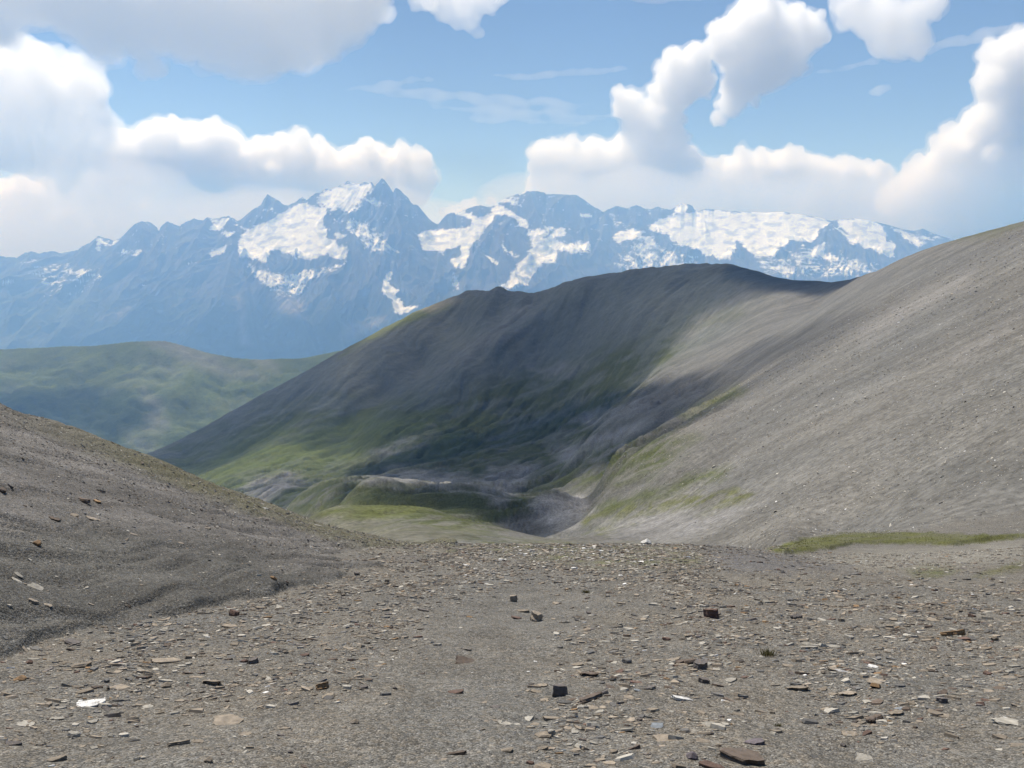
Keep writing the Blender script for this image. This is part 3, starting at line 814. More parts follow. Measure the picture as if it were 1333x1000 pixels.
# ------------------------------------------------------------------ clouds
def ico(sub):
    bm = bmesh.new(); bmesh.ops.create_icosphere(bm, subdivisions=sub, radius=1.0)
    v = np.array([x.co[:] for x in bm.verts]); f = np.array([[q.index for q in p.verts] for p in bm.faces]); bm.free()
    return v, f


ICO_V, ICO_F = ico(2)
TEX = {}


def ctex(size, depth=5):
    key = (round(size), depth)
    if key not in TEX:
        t = bpy.data.textures.new("billow", 'CLOUDS'); t.noise_scale = size; t.noise_depth = depth; t.noise_basis = 'IMPROVED_PERLIN'; t.noise_type = 'SOFT_NOISE'
        TEX[key] = t
    return TEX[key]


def cloud_mat(name, dens, aniso=0.0):
    m, t = new_mat(name)
    v = t.n("VolumeScatter", i_Density=dens, i_Anisotropy=aniso); v.inputs["Color"].default_value = (.987, .989, .993, 1)
    t.out(vol=v.outputs[0])
    return m


def cloud_mesh(spheres, voxel, disp, name="cloud"):
    """puffs (x, y, z, rx, ry, rz) merged into one billowing body"""
    S = np.array(spheres)
    V = (ICO_V[None] * S[:, None, 3:6] + S[:, None, 0:3]).reshape(-1, 3)
    Fc = (ICO_F[None] + (np.arange(len(S)) * len(ICO_V))[:, None, None]).reshape(-1, 3)
    c = V.mean(0)
    tmp = bpy.data.objects.new("tmp", mesh_np("tmp", V - c, Fc)); COL.objects.link(tmp)
    md = tmp.modifiers.new("r", 'REMESH'); md.mode = 'VOXEL'; md.voxel_size = voxel
    for size, st in disp:
        d = tmp.modifiers.new("d", 'DISPLACE'); d.texture = ctex(size); d.texture_coords = 'LOCAL'; d.strength = st; d.mid_level = .5
    md = tmp.modifiers.new("r2", 'REMESH'); md.mode = 'VOXEL'; md.voxel_size = voxel
    dg = bpy.context.evaluated_depsgraph_get()
    me = bpy.data.meshes.new_from_object(tmp.evaluated_get(dg))
    old = tmp.data; bpy.data.objects.remove(tmp); bpy.data.meshes.remove(old)
    me.name = name
    return me, c


def put_cloud(spheres, voxel, disp, mat, label, fringe=0):
    me, c = cloud_mesh(spheres, voxel, disp)
    me.materials.clear()
    o = link("cloud", me, mat); o.location = c
    if fringe:
        big = [(x, y, z, a * 1.10 + fringe, b * 1.10 + fringe, d * 1.08 + fringe) for x, y, z, a, b, d in spheres if a > voxel * 3]
        fm, fc = cloud_mesh(big, voxel * 1.5, ((420, 260), (170, 190), (80, 90)), "wispy_fringe")
        fm.materials.clear(); f = link("wispy_fringe", fm, FRINGE, o); f.location = fc - c
    tag(o, label, "cloud", "clouds in the sky")
    return o


def at(px, py, Y):
    u, e = UE(px, py)
    return np.array([u * Y, Y, e * Y])


CR = np.random.default_rng(21)


def puffs(blobs, Y, n=11, small=(.28, .5), flat=1.0, deep=1.0, up=.25):
    out = []; k = Y / F_PX
    for px, py, r in blobs:
        c = at(px, py, Y + CR.uniform(-.1, .25) * r * k * deep); R = r * k
        out.append((*c, R, R * deep, R * flat))
        for _ in range(n):
            d = CR.normal(size=3); d[2] += up; d[1] = max(d[1], -.45); d /= np.linalg.norm(d)
            q = CR.uniform(*small) * R
            p = c + d * (R * np.array([1, deep, flat]) * CR.uniform(.78, 1.0))
            out.append((*p, q, q, q * flat))
            for _ in range(3):
                d2 = d + CR.normal(size=3) * .7; d2 /= np.linalg.norm(d2); q2 = q * CR.uniform(.35, .55)
                out.append((*(p + d2 * q * .9), q2, q2, q2 * flat))
    return out


CUMULUS = cloud_mat("cumulus", .0058, .65)
FRINGE = cloud_mat("cloud_fringe", .0011, .5)
VEIL = cloud_mat("milky_veil", .00042, .4)
SOFT = cloud_mat("soft_cloud", .0028, .6)
DECK = cloud_mat("cloud_deck", .0027, .6)
WISP = cloud_mat("thin_cloud", .0016)
SHADE = cloud_mat("shading_cloud", .0080)
SHADE3 = cloud_mat("low_shading_cloud", .016)
SHADE2 = cloud_mat("small_shading_cloud", .030)

C_LEFT = [(20, 275, 40), (60, 270, 36), (100, 262, 40), (130, 235, 40), (165, 205, 36), (205, 192, 34), (250, 192, 34), (290, 195, 32), (160, 250, 50), (220, 245, 52), (280, 245, 50), (330, 222, 34), (362, 208, 28), (395, 207, 28), (340, 262, 44), (400, 250, 44), (440, 228, 30), (480, 218, 28), (520, 216, 24), (548, 210, 16), (450, 262, 36), (500, 256, 34), (538, 245, 24), (60, 320, 44), (140, 310, 50), (230, 305, 50), (0, 320, 40), (-50, 290, 50), (320, 310, 40), (590, 285, 14), (615, 275, 13), (640, 262, 7)]
C_MID = [(712, 205, 22), (735, 212, 26), (765, 222, 30), (800, 215, 32), (840, 205, 34), (870, 215, 36), (815, 137, 19), (838, 155, 22), (850, 178, 28), (868, 140, 22), (890, 95, 26), (880, 118, 26), (905, 75, 18), (912, 108, 18), (895, 225, 30), (700, 240, 16), (730, 252, 26), (780, 258, 30), (840, 256, 36), (900, 262, 34), (690, 254, 10)]
C_UP = [(978, 32, 34), (1000, 55, 36), (1035, 48, 30), (960, 60, 30), (945, 45, 20), (985, 90, 30), (965, 112, 24), (1010, 85, 26), (950, 135, 14), (1058, 40, 18), (935, 155, 9)]
C_TOP = [(1110, 10, 22), (1140, 22, 26), (1165, 45, 26), (1190, 52, 20), (1180, 20, 20), (1215, 5, 16), (1150, 62, 12), (1095, 0, 14)]
C_LOW = [(930, 240, 26), (960, 230, 28), (995, 226, 28), (1030, 228, 28), (1065, 232, 28), (1100, 236, 26), (1130, 240, 24), (950, 270, 30), (1010, 270, 32), (1070, 275, 32), (1130, 278, 32), (1180, 280, 34)]
C_RIGHT = [(1325, 75, 32), (1355, 85, 44), (1305, 112, 32), (1335, 140, 46), (1285, 165, 34), (1260, 195, 34), (1235, 220, 34), (1205, 245, 34), (1300, 210, 50), (1350, 220, 60), (1260, 255, 46), (1310, 280, 50), (1230, 285, 40), (1390, 150, 70), (1400, 260, 70), (1170, 262, 24)]
C_SOFT = [(15, 95, 34), (45, 85, 30), (60, 115, 34), (95, 125, 34), (40, 150, 36), (85, 165, 38), (125, 160, 24), (140, 175, 14), (20, 190, 34), (70, 200, 36), (110, 195, 26), (-30, 140, 60), (-20, 80, 30), (110, 95, 22)]
C_DECK = [(40, -15, 52), (110, 5, 56), (175, 15, 56), (240, 25, 54), (300, 35, 56), (350, 40, 52), (400, 30, 46), (440, 15, 42), (475, 0, 30), (325, 80, 28), (285, 70, 26), (380, 70, 24), (420, 55, 22), (455, 45, 18), (60, -70, 80), (180, -70, 90), (300, -60, 90), (420, -60, 80), (520, -70, 60), (130, 50, 24), (198, 88, 17), (-40, 0, 60), (-60, -80, 90)]
C_WISP = [(580, 10, 18), (605, 5, 22), (635, 2, 16), (612, 28, 11), (596, 30, 8), (555, -12, 24), (650, -10, 16), (500, 18, 12), (622, 44, 6)]

put_cloud(puffs(C_LEFT, 21500), 32, ((900, 150), (330, 170), (150, 110), (70, 50)), CUMULUS, "long low bank of white cumulus behind the sharp summit and the peaks left of it", fringe=40)
put_cloud(puffs(C_MID, 20500), 30, ((900, 130), (330, 160), (150, 110), (70, 50)), CUMULUS, "white cumulus with a leaning tower above the flat-topped peak right of the sharp summit", fringe=40)
put_cloud(puffs(C_UP, 17500), 27, ((800, 130), (300, 170), (140, 110), (64, 48)), CUMULUS, "detached white puffy cloud high in the blue beside the leaning tower cloud", fringe=40)
put_cloud(puffs(C_TOP, 16800), 36, ((800, 180), (260, 190), (120, 110), (60, 50)), SOFT, "ragged pale cloud at the top edge of the sky above the contrail", fringe=40)
put_cloud(puffs(C_LOW, 24500), 36, ((900, 140), (330, 170), (150, 110), (70, 50)), CUMULUS, "low even row of cumulus lying along the broad snowfield", fringe=40)
put_cloud(puffs(C_RIGHT, 19000), 30, ((900, 130), (330, 160), (150, 110), (70, 50)), CUMULUS, "towering cumulus with a grey base over the scree slope's crest", fringe=40)
put_cloud(puffs(C_SOFT, 14500), 32, ((800, 240), (260, 210), (120, 120), (56, 50)), SOFT, "soft blurred white cloud under the grey deck", fringe=40)
put_cloud(puffs(C_DECK, 11200, flat=.8, deep=1.3), 34, ((900, 220), (300, 200), (130, 120), (60, 55)), DECK, "large grey shaded cloud deck hanging from the top of the sky", fringe=40)
put_cloud(puffs(C_WISP, 12500), 22, ((400, 160), (130, 110), (50, 40)), SOFT, "small ragged wisp at the right end of the grey deck")
put_cloud(puffs([(1145, 117, 7), (1135, 120, 4), (1155, 115, 4)], 16800), 20, ((200, 60), (70, 40)), WISP, "tiny lone wisp in clear blue under the contrail")

veil = []  # thin veil added in front of the cumulus to brighten their dark bases
for px, py, r in [(x, 300 + (i % 2) * 14, 95) for i, x in enumerate(range(-60, 620, 70))] + [(x, 262 + (i % 2) * 12, 70) for i, x in enumerate(range(700, 1460, 62))] + [(60, 240, 60), (180, 245, 60), (1290, 250, 70), (1360, 230, 80)]:
    k = 18300 / F_PX; veil.append((*at(px, py, 18300), r * 1.25 * k, r * .8 * k, r * .62 * k))
put_cloud(veil, 110, ((1500, 500), (500, 260)), VEIL, "pale milky veil of thin cloud added to whiten the cumulus bases behind the snowy peaks")

# thin high streaks: long low-density bodies
def streaks(lines, Y, dens_name, label, name, cat):
    sp = []
    for (x0, y0), (x1, y1), wd, n in lines:
        for i in range(n):
            f = (i + .5) / n; k = Y / F_PX
            c = at(x0 + (x1 - x0) * f + CR.normal() * wd * .5, y0 + (y1 - y0) * f + CR.normal() * wd * .35, Y)
            r = wd * k * CR.uniform(.5, 1.0) * (math.sin(math.pi * min(max(f, .06), .94)) ** .4)
            ln = max(math.hypot(x1 - x0, y1 - y0) * k / n * 1.5, r)
            sp.append((*c, ln, r * 1.2, r * .55))
    me, c = cloud_mesh(sp, 40, ((500, 200), (160, 90)))
    me.materials.clear()
    o = link(name, me, WISP if dens_name == 'w' else CIRRUS); o.location = c
    tag(o, label, cat, "clouds in the sky")


CIRRUS = cloud_mat("cirrus", .0011)
streaks([((470, 112), (640, 128), 9, 14), ((520, 122), (760, 140), 9, 16), ((560, 140), (790, 150), 8, 14), ((600, 155), (760, 160), 7, 10), ((640, 100), (820, 92), 7, 10), ((455, 118), (560, 104), 6, 8)], 19000, 'c', "thin feathery cirrus in the middle of the blue sky", "cirrus_cloud", "cloud")
streaks([((1060, 98), (1200, 66), 6, 14), ((1190, 70), (1370, 24), 9, 16)], 18500, 'c2', "broad faint contrail slanting up past the puffy clouds", "contrail", "contrail")
streaks([((715, 168), (800, 150), 2.2, 9)], 18500, 'c2', "short thin contrail ending at the leaning tower cloud", "contrail", "contrail")
streaks([((800, 2), (930, -4), 6, 9)], 18500, 'c', "faint streak of cirrus at the very top beside the puffy cloud", "cirrus_cloud", "cloud")

# ---- clouds overhead, out of the frame, whose shadows lie on the ridge and in the valley
CREST_X = np.array([c[0] for c in CREST])[::-1]; CREST_Y = np.array([c[1] for c in CREST])[::-1]


def shade_cloud(poly, base, label, hit_fn=None, rmax=150.0, rmin=10.0, n=420, mat=None, deep=2.2, lift=0):
    """a cloud high over the land whose shadow covers the part of the land inside poly"""
    P = [Vector(p) for p in poly]; xs = [p.x for p in P]; ys = [p.y for p in P]
    sp = []; tries = 0
    while len(sp) < n and tries < 40000:
        tries += 1
        x, y = CR.uniform(min(xs), max(xs)), CR.uniform(min(ys), max(ys))
        ins = False; d = 1e9
        for a, b in zip(P, P[1:] + P[:1]):
            if (a.y > y) != (b.y > y) and x < (b.x - a.x) * (y - a.y) / (b.y - a.y) + a.x: ins = not ins
            L2 = (b - a).length_squared + 1e-9; t = min(max(((x - a.x) * (b.x - a.x) + (y - a.y) * (b.y - a.y)) / L2, 0), 1)
            d = min(d, math.hypot(x - a.x - t * (b.x - a.x), y - a.y - t * (b.y - a.y)))
        if not ins: continue
        cy_ = np.interp(x, CREST_X, CREST_Y)
        crest = hit_fn is None and y < cy_ + 5
        h = hit(x, max(y, cy_ + 1.5), 3.9) if hit_fn is None else hit_fn(x, y)
        if h is None: continue
        r = d * h.y / F_PX * 1.1
        if crest: r = 90.0
        if r < rmin: continue
        r = min(r, rmax); rz = max(min(r * .7, 90), lift); k = (base - h.z) / SUN_DIR.z
        for ex in ((0, 90) if crest else (0,)):
            sp.append((h.x + SUN_DIR.x * k, h.y + ex + SUN_DIR.y * k, base + 60 + CR.uniform(-30, 30), r, min(r * deep, 170), rz))
    return put_cloud(sp, max(rmin * .9, 5), ((120, 40), (40, 16)), mat or SHADE, label)


S_MAIN = [(190, 592), (345, 505), (400, 482), (445, 466), (520, 432), (585, 392), (610, 372), (650, 366), (760, 350), (900, 330), (950, 335), (988, 350), (950, 372), (900, 405), (855, 452), (830, 492), (800, 530), (720, 575), (600, 605), (500, 620), (440, 604), (470, 580), (440, 562), (400, 560), (330, 580), (262, 606)]
S_LOW = [(400, 650), (440, 612), (520, 586), (640, 556), (760, 525), (830, 505), (862, 508), (882, 530), (856, 580), (815, 616), (770, 632), (722, 632), (690, 645), (674, 662), (708, 690), (702, 702), (640, 684), (590, 668), (540, 655), (490, 657), (440, 660)]
S_SADDLE = [(1002, 358), (1092, 362), (1060, 386), (1030, 396), (1003, 386)]
shade_cloud(S_MAIN, 1420, "broad cloud overhead whose shadow covers the dark ridge and the valley head", n=900)
shade_cloud(S_LOW, 1420, "smaller cloud overhead whose shadow lies on the valley floor below the ridge", rmax=45, rmin=4, n=1700, mat=SHADE3, deep=4.0, lift=25)
shade_cloud([(850, 505), (890, 482), (955, 448), (1010, 446), (1045, 470), (965, 540), (885, 592), (850, 590)], 1440, "thin cloud overhead that half shades the foot of the right slope", rmax=60, rmin=6, n=500, deep=1.5)
shade_cloud([(285, 640), (330, 614), (420, 608), (470, 592), (530, 602), (450, 652), (400, 662), (340, 652)], 1440, "thin cloud overhead that half shades the grass left of the knoll", rmax=70, rmin=6, n=400)
shade_cloud(S_SADDLE, 1420, "little cloud overhead whose shadow lies on the saddle", rmax=40, rmin=6, n=140, mat=SHADE2)
hill_at = lambda px, py: Vector(at(px, py, 3200 - (py - 445) * 5.6))
for q, lab in ((((-80, 456), (0, 462), (60, 465), (130, 492), (225, 530), (150, 548), (60, 524), (-80, 514)), "long cloud overhead that shades the upper green hill"), (((-60, 528), (150, 552), (198, 590), (90, 586), (-60, 564)), "low cloud overhead that shades the foot of the green hill")):
    shade_cloud(q, 1440, lab, hit_fn=hill_at, rmax=110, rmin=14, n=200)
print("clouds", round(time.time() - T0, 1))
# ------------------------------------------------------------------ rocks
ROCK_COL = dict(tan=(.195, .165, .130), brown=(.092, .072, .058), grey=(.105, .102, .098), dark=(.110, .098, .092), orange=(.200, .130, .072), white=(.60, .59, .57),
                pale=(.265, .248, .215), bluish=(.150, .165, .180), rusty=(.110, .072, .058), purple=(.095, .082, .090))


ROCK_COL = {k: tuple(x * (1.0 if k == "white" else 1.12) for x in v) for k, v in ROCK_COL.items()}


def rock_mat(name, col):
    m, t = new_mat(name + "_stone")
    tc = t.n("TexCoord").outputs["Object"]
    ri = t.n("ObjectInfo").outputs["Random"]
    vec = t.n("VectorMath", operation='ADD', i_0=tc); t.t.links.new(t.n("CombineXYZ", i_X=t.math('MULTIPLY', ri, 31.0), i_Y=t.math('MULTIPLY', ri, 17.0)).outputs[0], vec.inputs[1])
    v = vec.outputs[0]
    n1 = t.noise(v, 3.0, 6.0, .65); n2 = t.noise(t.vmul(v, (1.5, 1.5, 14.0)), 2.5, 4.0, .6)
    f = t.math('MULTIPLY', t.ramp(n1, .3, .7, .68, 1.3), t.ramp(n2, .3, .7, .82, 1.15))
    f = t.math('MULTIPLY', f, t.ramp(ri, 0, 1, .8, 1.2))
    c = t.mix(1.0, col, t.n("CombineColor", i_Red=f, i_Green=f, i_Blue=f).outputs[0], 'MULTIPLY')
    if name == "white":
        c = t.mix(t.ramp(t.noise(v, 7.0, 5.0, .75, dist=1.5), .54, .60, 0, .9), c, (.07, .07, .07))
    else:
        c = t.mix(t.ramp(t.noise(v, 2.2, 5.0, .6), .55, .75, 0, .5), c, (.10, .095, .088))
        c = t.mix(t.ramp(t.noise(v, 1.6, 3.0, .6), .62, .8, 0, .45), c, (.17, .115, .065))
    bump = t.n("Bump", i_Height=t.math('ADD', n1, n2), i_Strength=.5, i_Distance=.02)
    b = t.n("BsdfPrincipled", i_Base_Color=c, i_Roughness=.85, i_Normal=bump.outputs[0]); b.inputs["Specular IOR Level"].default_value = .25
    t.out(b.outputs[0])
    return m


RM = {k: rock_mat(k, v) for k, v in ROCK_COL.items()}


def outline(rng, n, asp):
    a = np.sort((np.arange(n) + rng.uniform(-.38, .38, n)) / n * 2 * np.pi)
    r = .5 * (1 + rng.uniform(-.36, .18, n))
    sq = 1 / np.maximum(np.abs(np.cos(a)), np.abs(np.sin(a))) ** .55
    return np.stack([np.cos(a) * r * sq, np.sin(a) * r * sq * asp], 1)


def rock_mesh(kind, seed):
    """a split stone, 1 unit long, lying in x-y, base at z=0"""
    rng = np.random.default_rng(seed)
    bm = bmesh.new()
    if kind in ("slab", "bar", "plate", "block"):
        asp = dict(slab=.62, bar=.30, plate=.75, block=.85)[kind] * rng.uniform(.85, 1.15)
        th = dict(slab=.135, bar=.15, plate=.06, block=.58)[kind] * rng.uniform(.8, 1.25)
        n = int(rng.integers(6, 9)); P = outline(rng, n, asp)
        P = np.repeat(P, 3, 0) * np.array([1, 1])                       # extra points give broken edges
        Q = P.copy()
        for i in range(n):
            a, b = P[i * 3], P[((i + 1) % n) * 3]
            for j in (1, 2): Q[i * 3 + j] = a + (b - a) * j / 3 + rng.normal(size=2) * .036
        lay = {"plate": 2, "slab": 4, "bar": 4, "block": 5}[kind]
        rings = []; sl = rng.normal(size=2) * .06
        for k in range(lay + 1):
            z = th * k / lay
            s = 1 - .10 * abs(k / lay - .4) + rng.uniform(-.035, .035)
            off = rng.normal(size=2) * .026
            top = .07 * (rng.random(len(Q)) - .5) * th if k in (0, lay) else np.zeros(len(Q))
            rings.append([bm.verts.new((x * s + off[0], y * s + off[1], z + t_ + (x * sl[0] + y * sl[1]) * (k / lay))) for (x, y), t_ in zip(Q, top)])
        m = len(Q)
        for r0, r1 in zip(rings[:-1], rings[1:]):
            for i in range(m): bm.faces.new((r0[i], r0[(i + 1) % m], r1[(i + 1) % m], r1[i]))
        bm.faces.new(rings[0][::-1])
        c = bm.verts.new((rng.normal() * .05, rng.normal() * .05 * asp, th * rng.uniform(.98, 1.10)))
        for i in range(m): bm.faces.new((rings[-1][i], rings[-1][(i + 1) % m], c))
    else:                                                               # chunk: facetted lump
        bmesh.ops.create_icosphere(bm, subdivisions=3, radius=.5)
        pl = [(Vector(rng.normal(size=3)).normalized(), rng.uniform(.26, .42)) for _ in range(11)]
        for v in bm.verts:
            for nrm, d in pl:
                k = v.co.dot(nrm) - d
                if k > 0: v.co -= nrm * k
            v.co *= 1 + .05 * mnoise.noise(v.co * 6 + Vector((seed, 0, 0)))
            v.co.y *= .8; v.co.z = (v.co.z + .30) * .62
    bmesh.ops.recalc_face_normals(bm, faces=bm.faces)
    me = bpy.data.meshes.new("stone"); bm.to_mesh(me); bm.free()
    return me


PROTO = {(k, c, s): None for k in ("slab", "bar", "plate", "block", "chunk") for c in ROCK_COL for s in range(4)}


def proto(kind, col, s):
    if PROTO[(kind, col, s)] is None:
        base = [p for (k2, c2, s2), p in PROTO.items() if k2 == kind and s2 == s and p is not None]
        me = base[0].copy() if base else rock_mesh(kind, sum(map(ord, kind)) * 7 + s)
        me.materials.clear(); me.materials.append(RM[col]); PROTO[(kind, col, s)] = me
    return PROTO[(kind, col, s)]


KNAME = dict(slab="slate_slab", bar="slate_bar", plate="slate_flake", block="rock_block", chunk="rock")
KWORD = dict(slab="slab of slate", bar="bar-shaped slate", plate="thin slate flake", block="block of rock", chunk="lump of rock")
CWORD = dict(tan="tan", brown="dark brown", grey="grey", dark="blackish", orange="orange", white="white", pale="pale", bluish="bluish grey", rusty="rust red", purple="purplish grey")

# (px, py of the foot, width px, kind, colour, label or None)
HERO = [
    (115, 918, 40, "slab", "white", "big white mottled rock with dark cracks on the left of the gravel"), (25, 886, 19, "chunk", "orange", "orange rounded boulder at the far left above the pale flakes"),
    (730, 905, 24, "block", "dark", "dark upright cube-like block standing in the middle of the gravel"), (771, 910, 48, "bar", "brown", "longest brown slate bar, just right of the dark cube-like block"),
    (888, 911, 28, "slab", "white", "bright white quartz stone on the gravel right of centre"), (894, 864, 30, "bar", "brown", "brown tilted slate bar like a short log, in the pair right of centre"),
    (911, 870, 20, "block", "dark", "blackish log-end rock leaning on the brown tilted slate bar"), (1312, 941, 52, "plate", "pale", "wide pale slab lying flat at the right edge of the gravel"),
    (961, 988, 66, "slab", "brown", "crumbling dark brown slab low in the photo right of centre"), (1239, 827, 40, "bar", "orange", "long orange-brown slate bar alone on the right of the gravel"),
    (592, 902, 23, "slab", "rusty", "reddish wedge-shaped stone alone on the bare middle path"), (295, 940, 42, "plate", "tan", "wide jagged tan flake with a split end, left of the path"),
    (216, 862, 38, "slab", "tan", "broad tan slab in the litter below the dark slope's gully"), (356, 754, 12, "chunk", "orange", "small orange stone on the dark slope just above the gully"),
    (47, 709, 16, "chunk", "orange", "orange lump high on the dark slope near the left edge"), (840, 709, 15, "chunk", "white", "whitish boulder on the brow of the shelf against the valley"),
    (1140, 938, 40, "bar", "brown", "long brown slab pointing up to the right, in the lower right litter"), (697, 808, 18, "block", "tan", "squat tan block on the upper middle path"),
    (119, 676, 20, "slab", "tan", "tan slab in the small cluster high on the dark slope"), (766, 799, 8, "chunk", "dark", "small dark pointed stone upright on the upper path"),
    (607, 862, 34, "plate", "brown", "thin flat brown slate lying across the bare middle path"), (867, 963, 38, "plate", "tan", "large flat tan flake low in the photo below the white quartz stone"),
    (1040, 898, 38, "bar", "tan", "long low tan slate bar between the quartz stone and the right litter"), (928, 804, 20, "block", "rusty", "rust red brick-like block on the gravel below the brow"),
    (15, 969, 25, "slab", "dark", "dark grey slab in the lower left corner"), (72, 990, 28, "slab", "tan", "tan slab at the lower left edge below the white mottled rock"),
    (95, 837, 28, "slab", "dark", "dark flat slab half buried at the toe of the dark slope"), (597, 982, 30, "bar", "brown", "long dark brown bar low on the middle path"),
    (760, 0, 0, "slab", "tan", None),
]
HERO = HERO[:-1]
MORE = [(35, 943, 25, "plate", "pale"), (74, 936, 17, "slab", "pale"), (108, 867, 34, "slab", "tan"), (47, 845, 18, "slab", "grey"), (169, 835, 13, "chunk", "pale"), (277, 891, 33, "bar", "tan"), (231, 969, 32, "bar", "tan"), (258, 966, 20, "slab", "tan"),
        (299, 816, 19, "slab", "tan"), (305, 802, 15, "block", "rusty"), (419, 897, 17, "block", "orange"), (42, 783, 18, "slab", "tan"), (63, 788, 14, "slab", "tan"), (47, 765, 24, "plate", "pale"), (20, 756, 18, "slab", "pale"), (24, 749, 13, "slab", "pale"), (344, 884, 12, "chunk", "tan"), (393, 840, 15, "slab", "dark"),
        (96, 959, 18, "chunk", "pale"), (154, 896, 27, "plate", "tan"), (378, 980, 10, "chunk", "dark"), (270, 992, 15, "chunk", "tan"), (319, 956, 22, "plate", "tan"), (366, 958, 15, "bar", "dark"), (371, 949, 17, "bar", "tan"), (70, 676, 18, "slab", "brown"), (108, 653, 24, "bar", "brown"), (126, 653, 14, "slab", "orange"), (97, 671, 14, "slab", "tan"),
        (156, 652, 10, "chunk", "dark"), (130, 640, 15, "bar", "dark"), (178, 657, 12, "plate", "tan"), (174, 696, 10, "slab", "tan"), (270, 688, 10, "slab", "tan"), (235, 707, 10, "plate", "tan"), (345, 662, 9, "slab", "white"), (345, 676, 10, "slab", "dark"), (413, 684, 10, "plate", "pale"), (3, 640, 12, "chunk", "brown"), (13, 633, 10, "bar", "dark"),
        (735, 915, 20, "slab", "grey"), (783, 904, 20, "bar", "dark"), (769, 880, 30, "bar", "brown"), (751, 866, 19, "slab", "tan"), (644, 921, 15, "slab", "dark"), (630, 915, 10, "slab", "tan"), (610, 847, 12, "bar", "dark"), (669, 783, 13, "block", "tan"), (679, 796, 20, "slab", "tan"), (671, 805, 16, "slab", "rusty"), (764, 820, 14, "slab", "tan"), (770, 819, 10, "slab", "dark"),
        (867, 833, 13, "chunk", "rusty"), (877, 860, 20, "slab", "tan"), (828, 889, 15, "slab", "rusty"), (845, 897, 18, "slab", "dark"), (855, 946, 22, "plate", "bluish"), (832, 938, 10, "chunk", "dark"), (718, 936, 24, "slab", "tan"), (697, 943, 14, "plate", "tan"), (659, 943, 18, "plate", "pale"), (673, 943, 12, "plate", "pale"), (661, 977, 22, "slab", "tan"), (707, 957, 26, "slab", "tan"),
        (690, 994, 12, "chunk", "rusty"), (472, 895, 14, "slab", "dark"), (461, 942, 13, "chunk", "tan"), (465, 884, 20, "plate", "tan"), (514, 897, 8, "chunk", "dark"), (472, 859, 16, "slab", "tan"), (507, 815, 13, "slab", "pale"), (551, 795, 14, "slab", "dark"), (698, 901, 14, "slab", "tan"), (705, 893, 18, "slab", "tan"), (825, 975, 20, "bar", "brown"), (842, 982, 12, "slab", "dark"), (739, 948, 14, "plate", "tan"), (626, 950, 16, "plate", "tan"), (578, 989, 15, "plate", "tan"),
        (808, 750, 7, "chunk", "white"), (917, 889, 15, "block", "dark"), (934, 893, 18, "slab", "brown"), (969, 882, 13, "slab", "rusty"), (962, 930, 20, "plate", "tan"), (912, 808, 11, "slab", "dark"), (1037, 805, 25, "bar", "dark"), (1082, 807, 14, "slab", "rusty"), (1087, 873, 20, "slab", "tan"), (1104, 905, 30, "bar", "tan"), (1026, 867, 14, "slab", "tan"), (1052, 845, 30, "bar", "pale"), (1082, 842, 24, "plate", "pale"), (1141, 888, 28, "plate", "tan"), (1160, 858, 13, "slab", "grey"),
        (1227, 903, 20, "slab", "brown"), (1227, 914, 13, "block", "dark"), (1173, 923, 20, "slab", "bluish"), (1114, 945, 18, "slab", "tan"), (1106, 956, 20, "slab", "tan"), (1167, 930, 28, "bar", "tan"), (1126, 988, 28, "plate", "pale"), (1229, 932, 20, "plate", "tan"), (1241, 953, 22, "plate", "pale"), (1221, 925, 12, "slab", "brown"), (927, 999, 32, "slab", "rusty"), (900, 987, 18, "chunk", "purple"), (915, 965, 18, "slab", "tan"), (981, 967, 30, "slab", "purple"),
        (1080, 944, 9, "chunk", "dark"), (1097, 971, 9, "chunk", "dark"), (1258, 755, 12, "slab", "dark"), (1089, 760, 6, "chunk", "dark"), (979, 749, 9, "bar", "rusty"), (1327, 802, 14, "slab", "tan"), (1254, 812, 14, "slab", "dark"), (1288, 866, 16, "slab", "tan"), (1285, 878, 13, "chunk", "rusty"), (1158, 798, 12, "slab", "dark"), (1313, 883, 16, "plate", "tan"), (1325, 970, 24, "plate", "tan"), (1060, 985, 14, "plate", "grey")]
ANCH = [(115, 916, "the white mottled rock"), (25, 884, "the orange boulder"), (730, 901, "the dark cube-like block"), (888, 909, "the white quartz stone"), (900, 862, "the log-like slate pair"), (1312, 940, "the wide pale slab"), (961, 985, "the crumbling brown slab"),
        (1239, 825, "the long orange-brown bar"), (592, 900, "the reddish wedge stone"), (295, 938, "the wide jagged flake"), (216, 860, "the broad tan slab"), (356, 752, "the orange gully stone"), (47, 707, "the high orange lump"), (840, 707, "the whitish brow boulder"), (1140, 935, "the long slanting brown slab"),
        (697, 806, "the squat tan block"), (119, 674, "the dark slope's slab cluster"), (1040, 896, "the long low tan bar"), (928, 802, "the rust red brick-like block"), (607, 861, "the flat crosswise slate"), (597, 980, "the long dark bottom bar"), (95, 835, "the half-buried dark slab"), (867, 961, "the large flat tan flake")]

RK = random.Random(5)
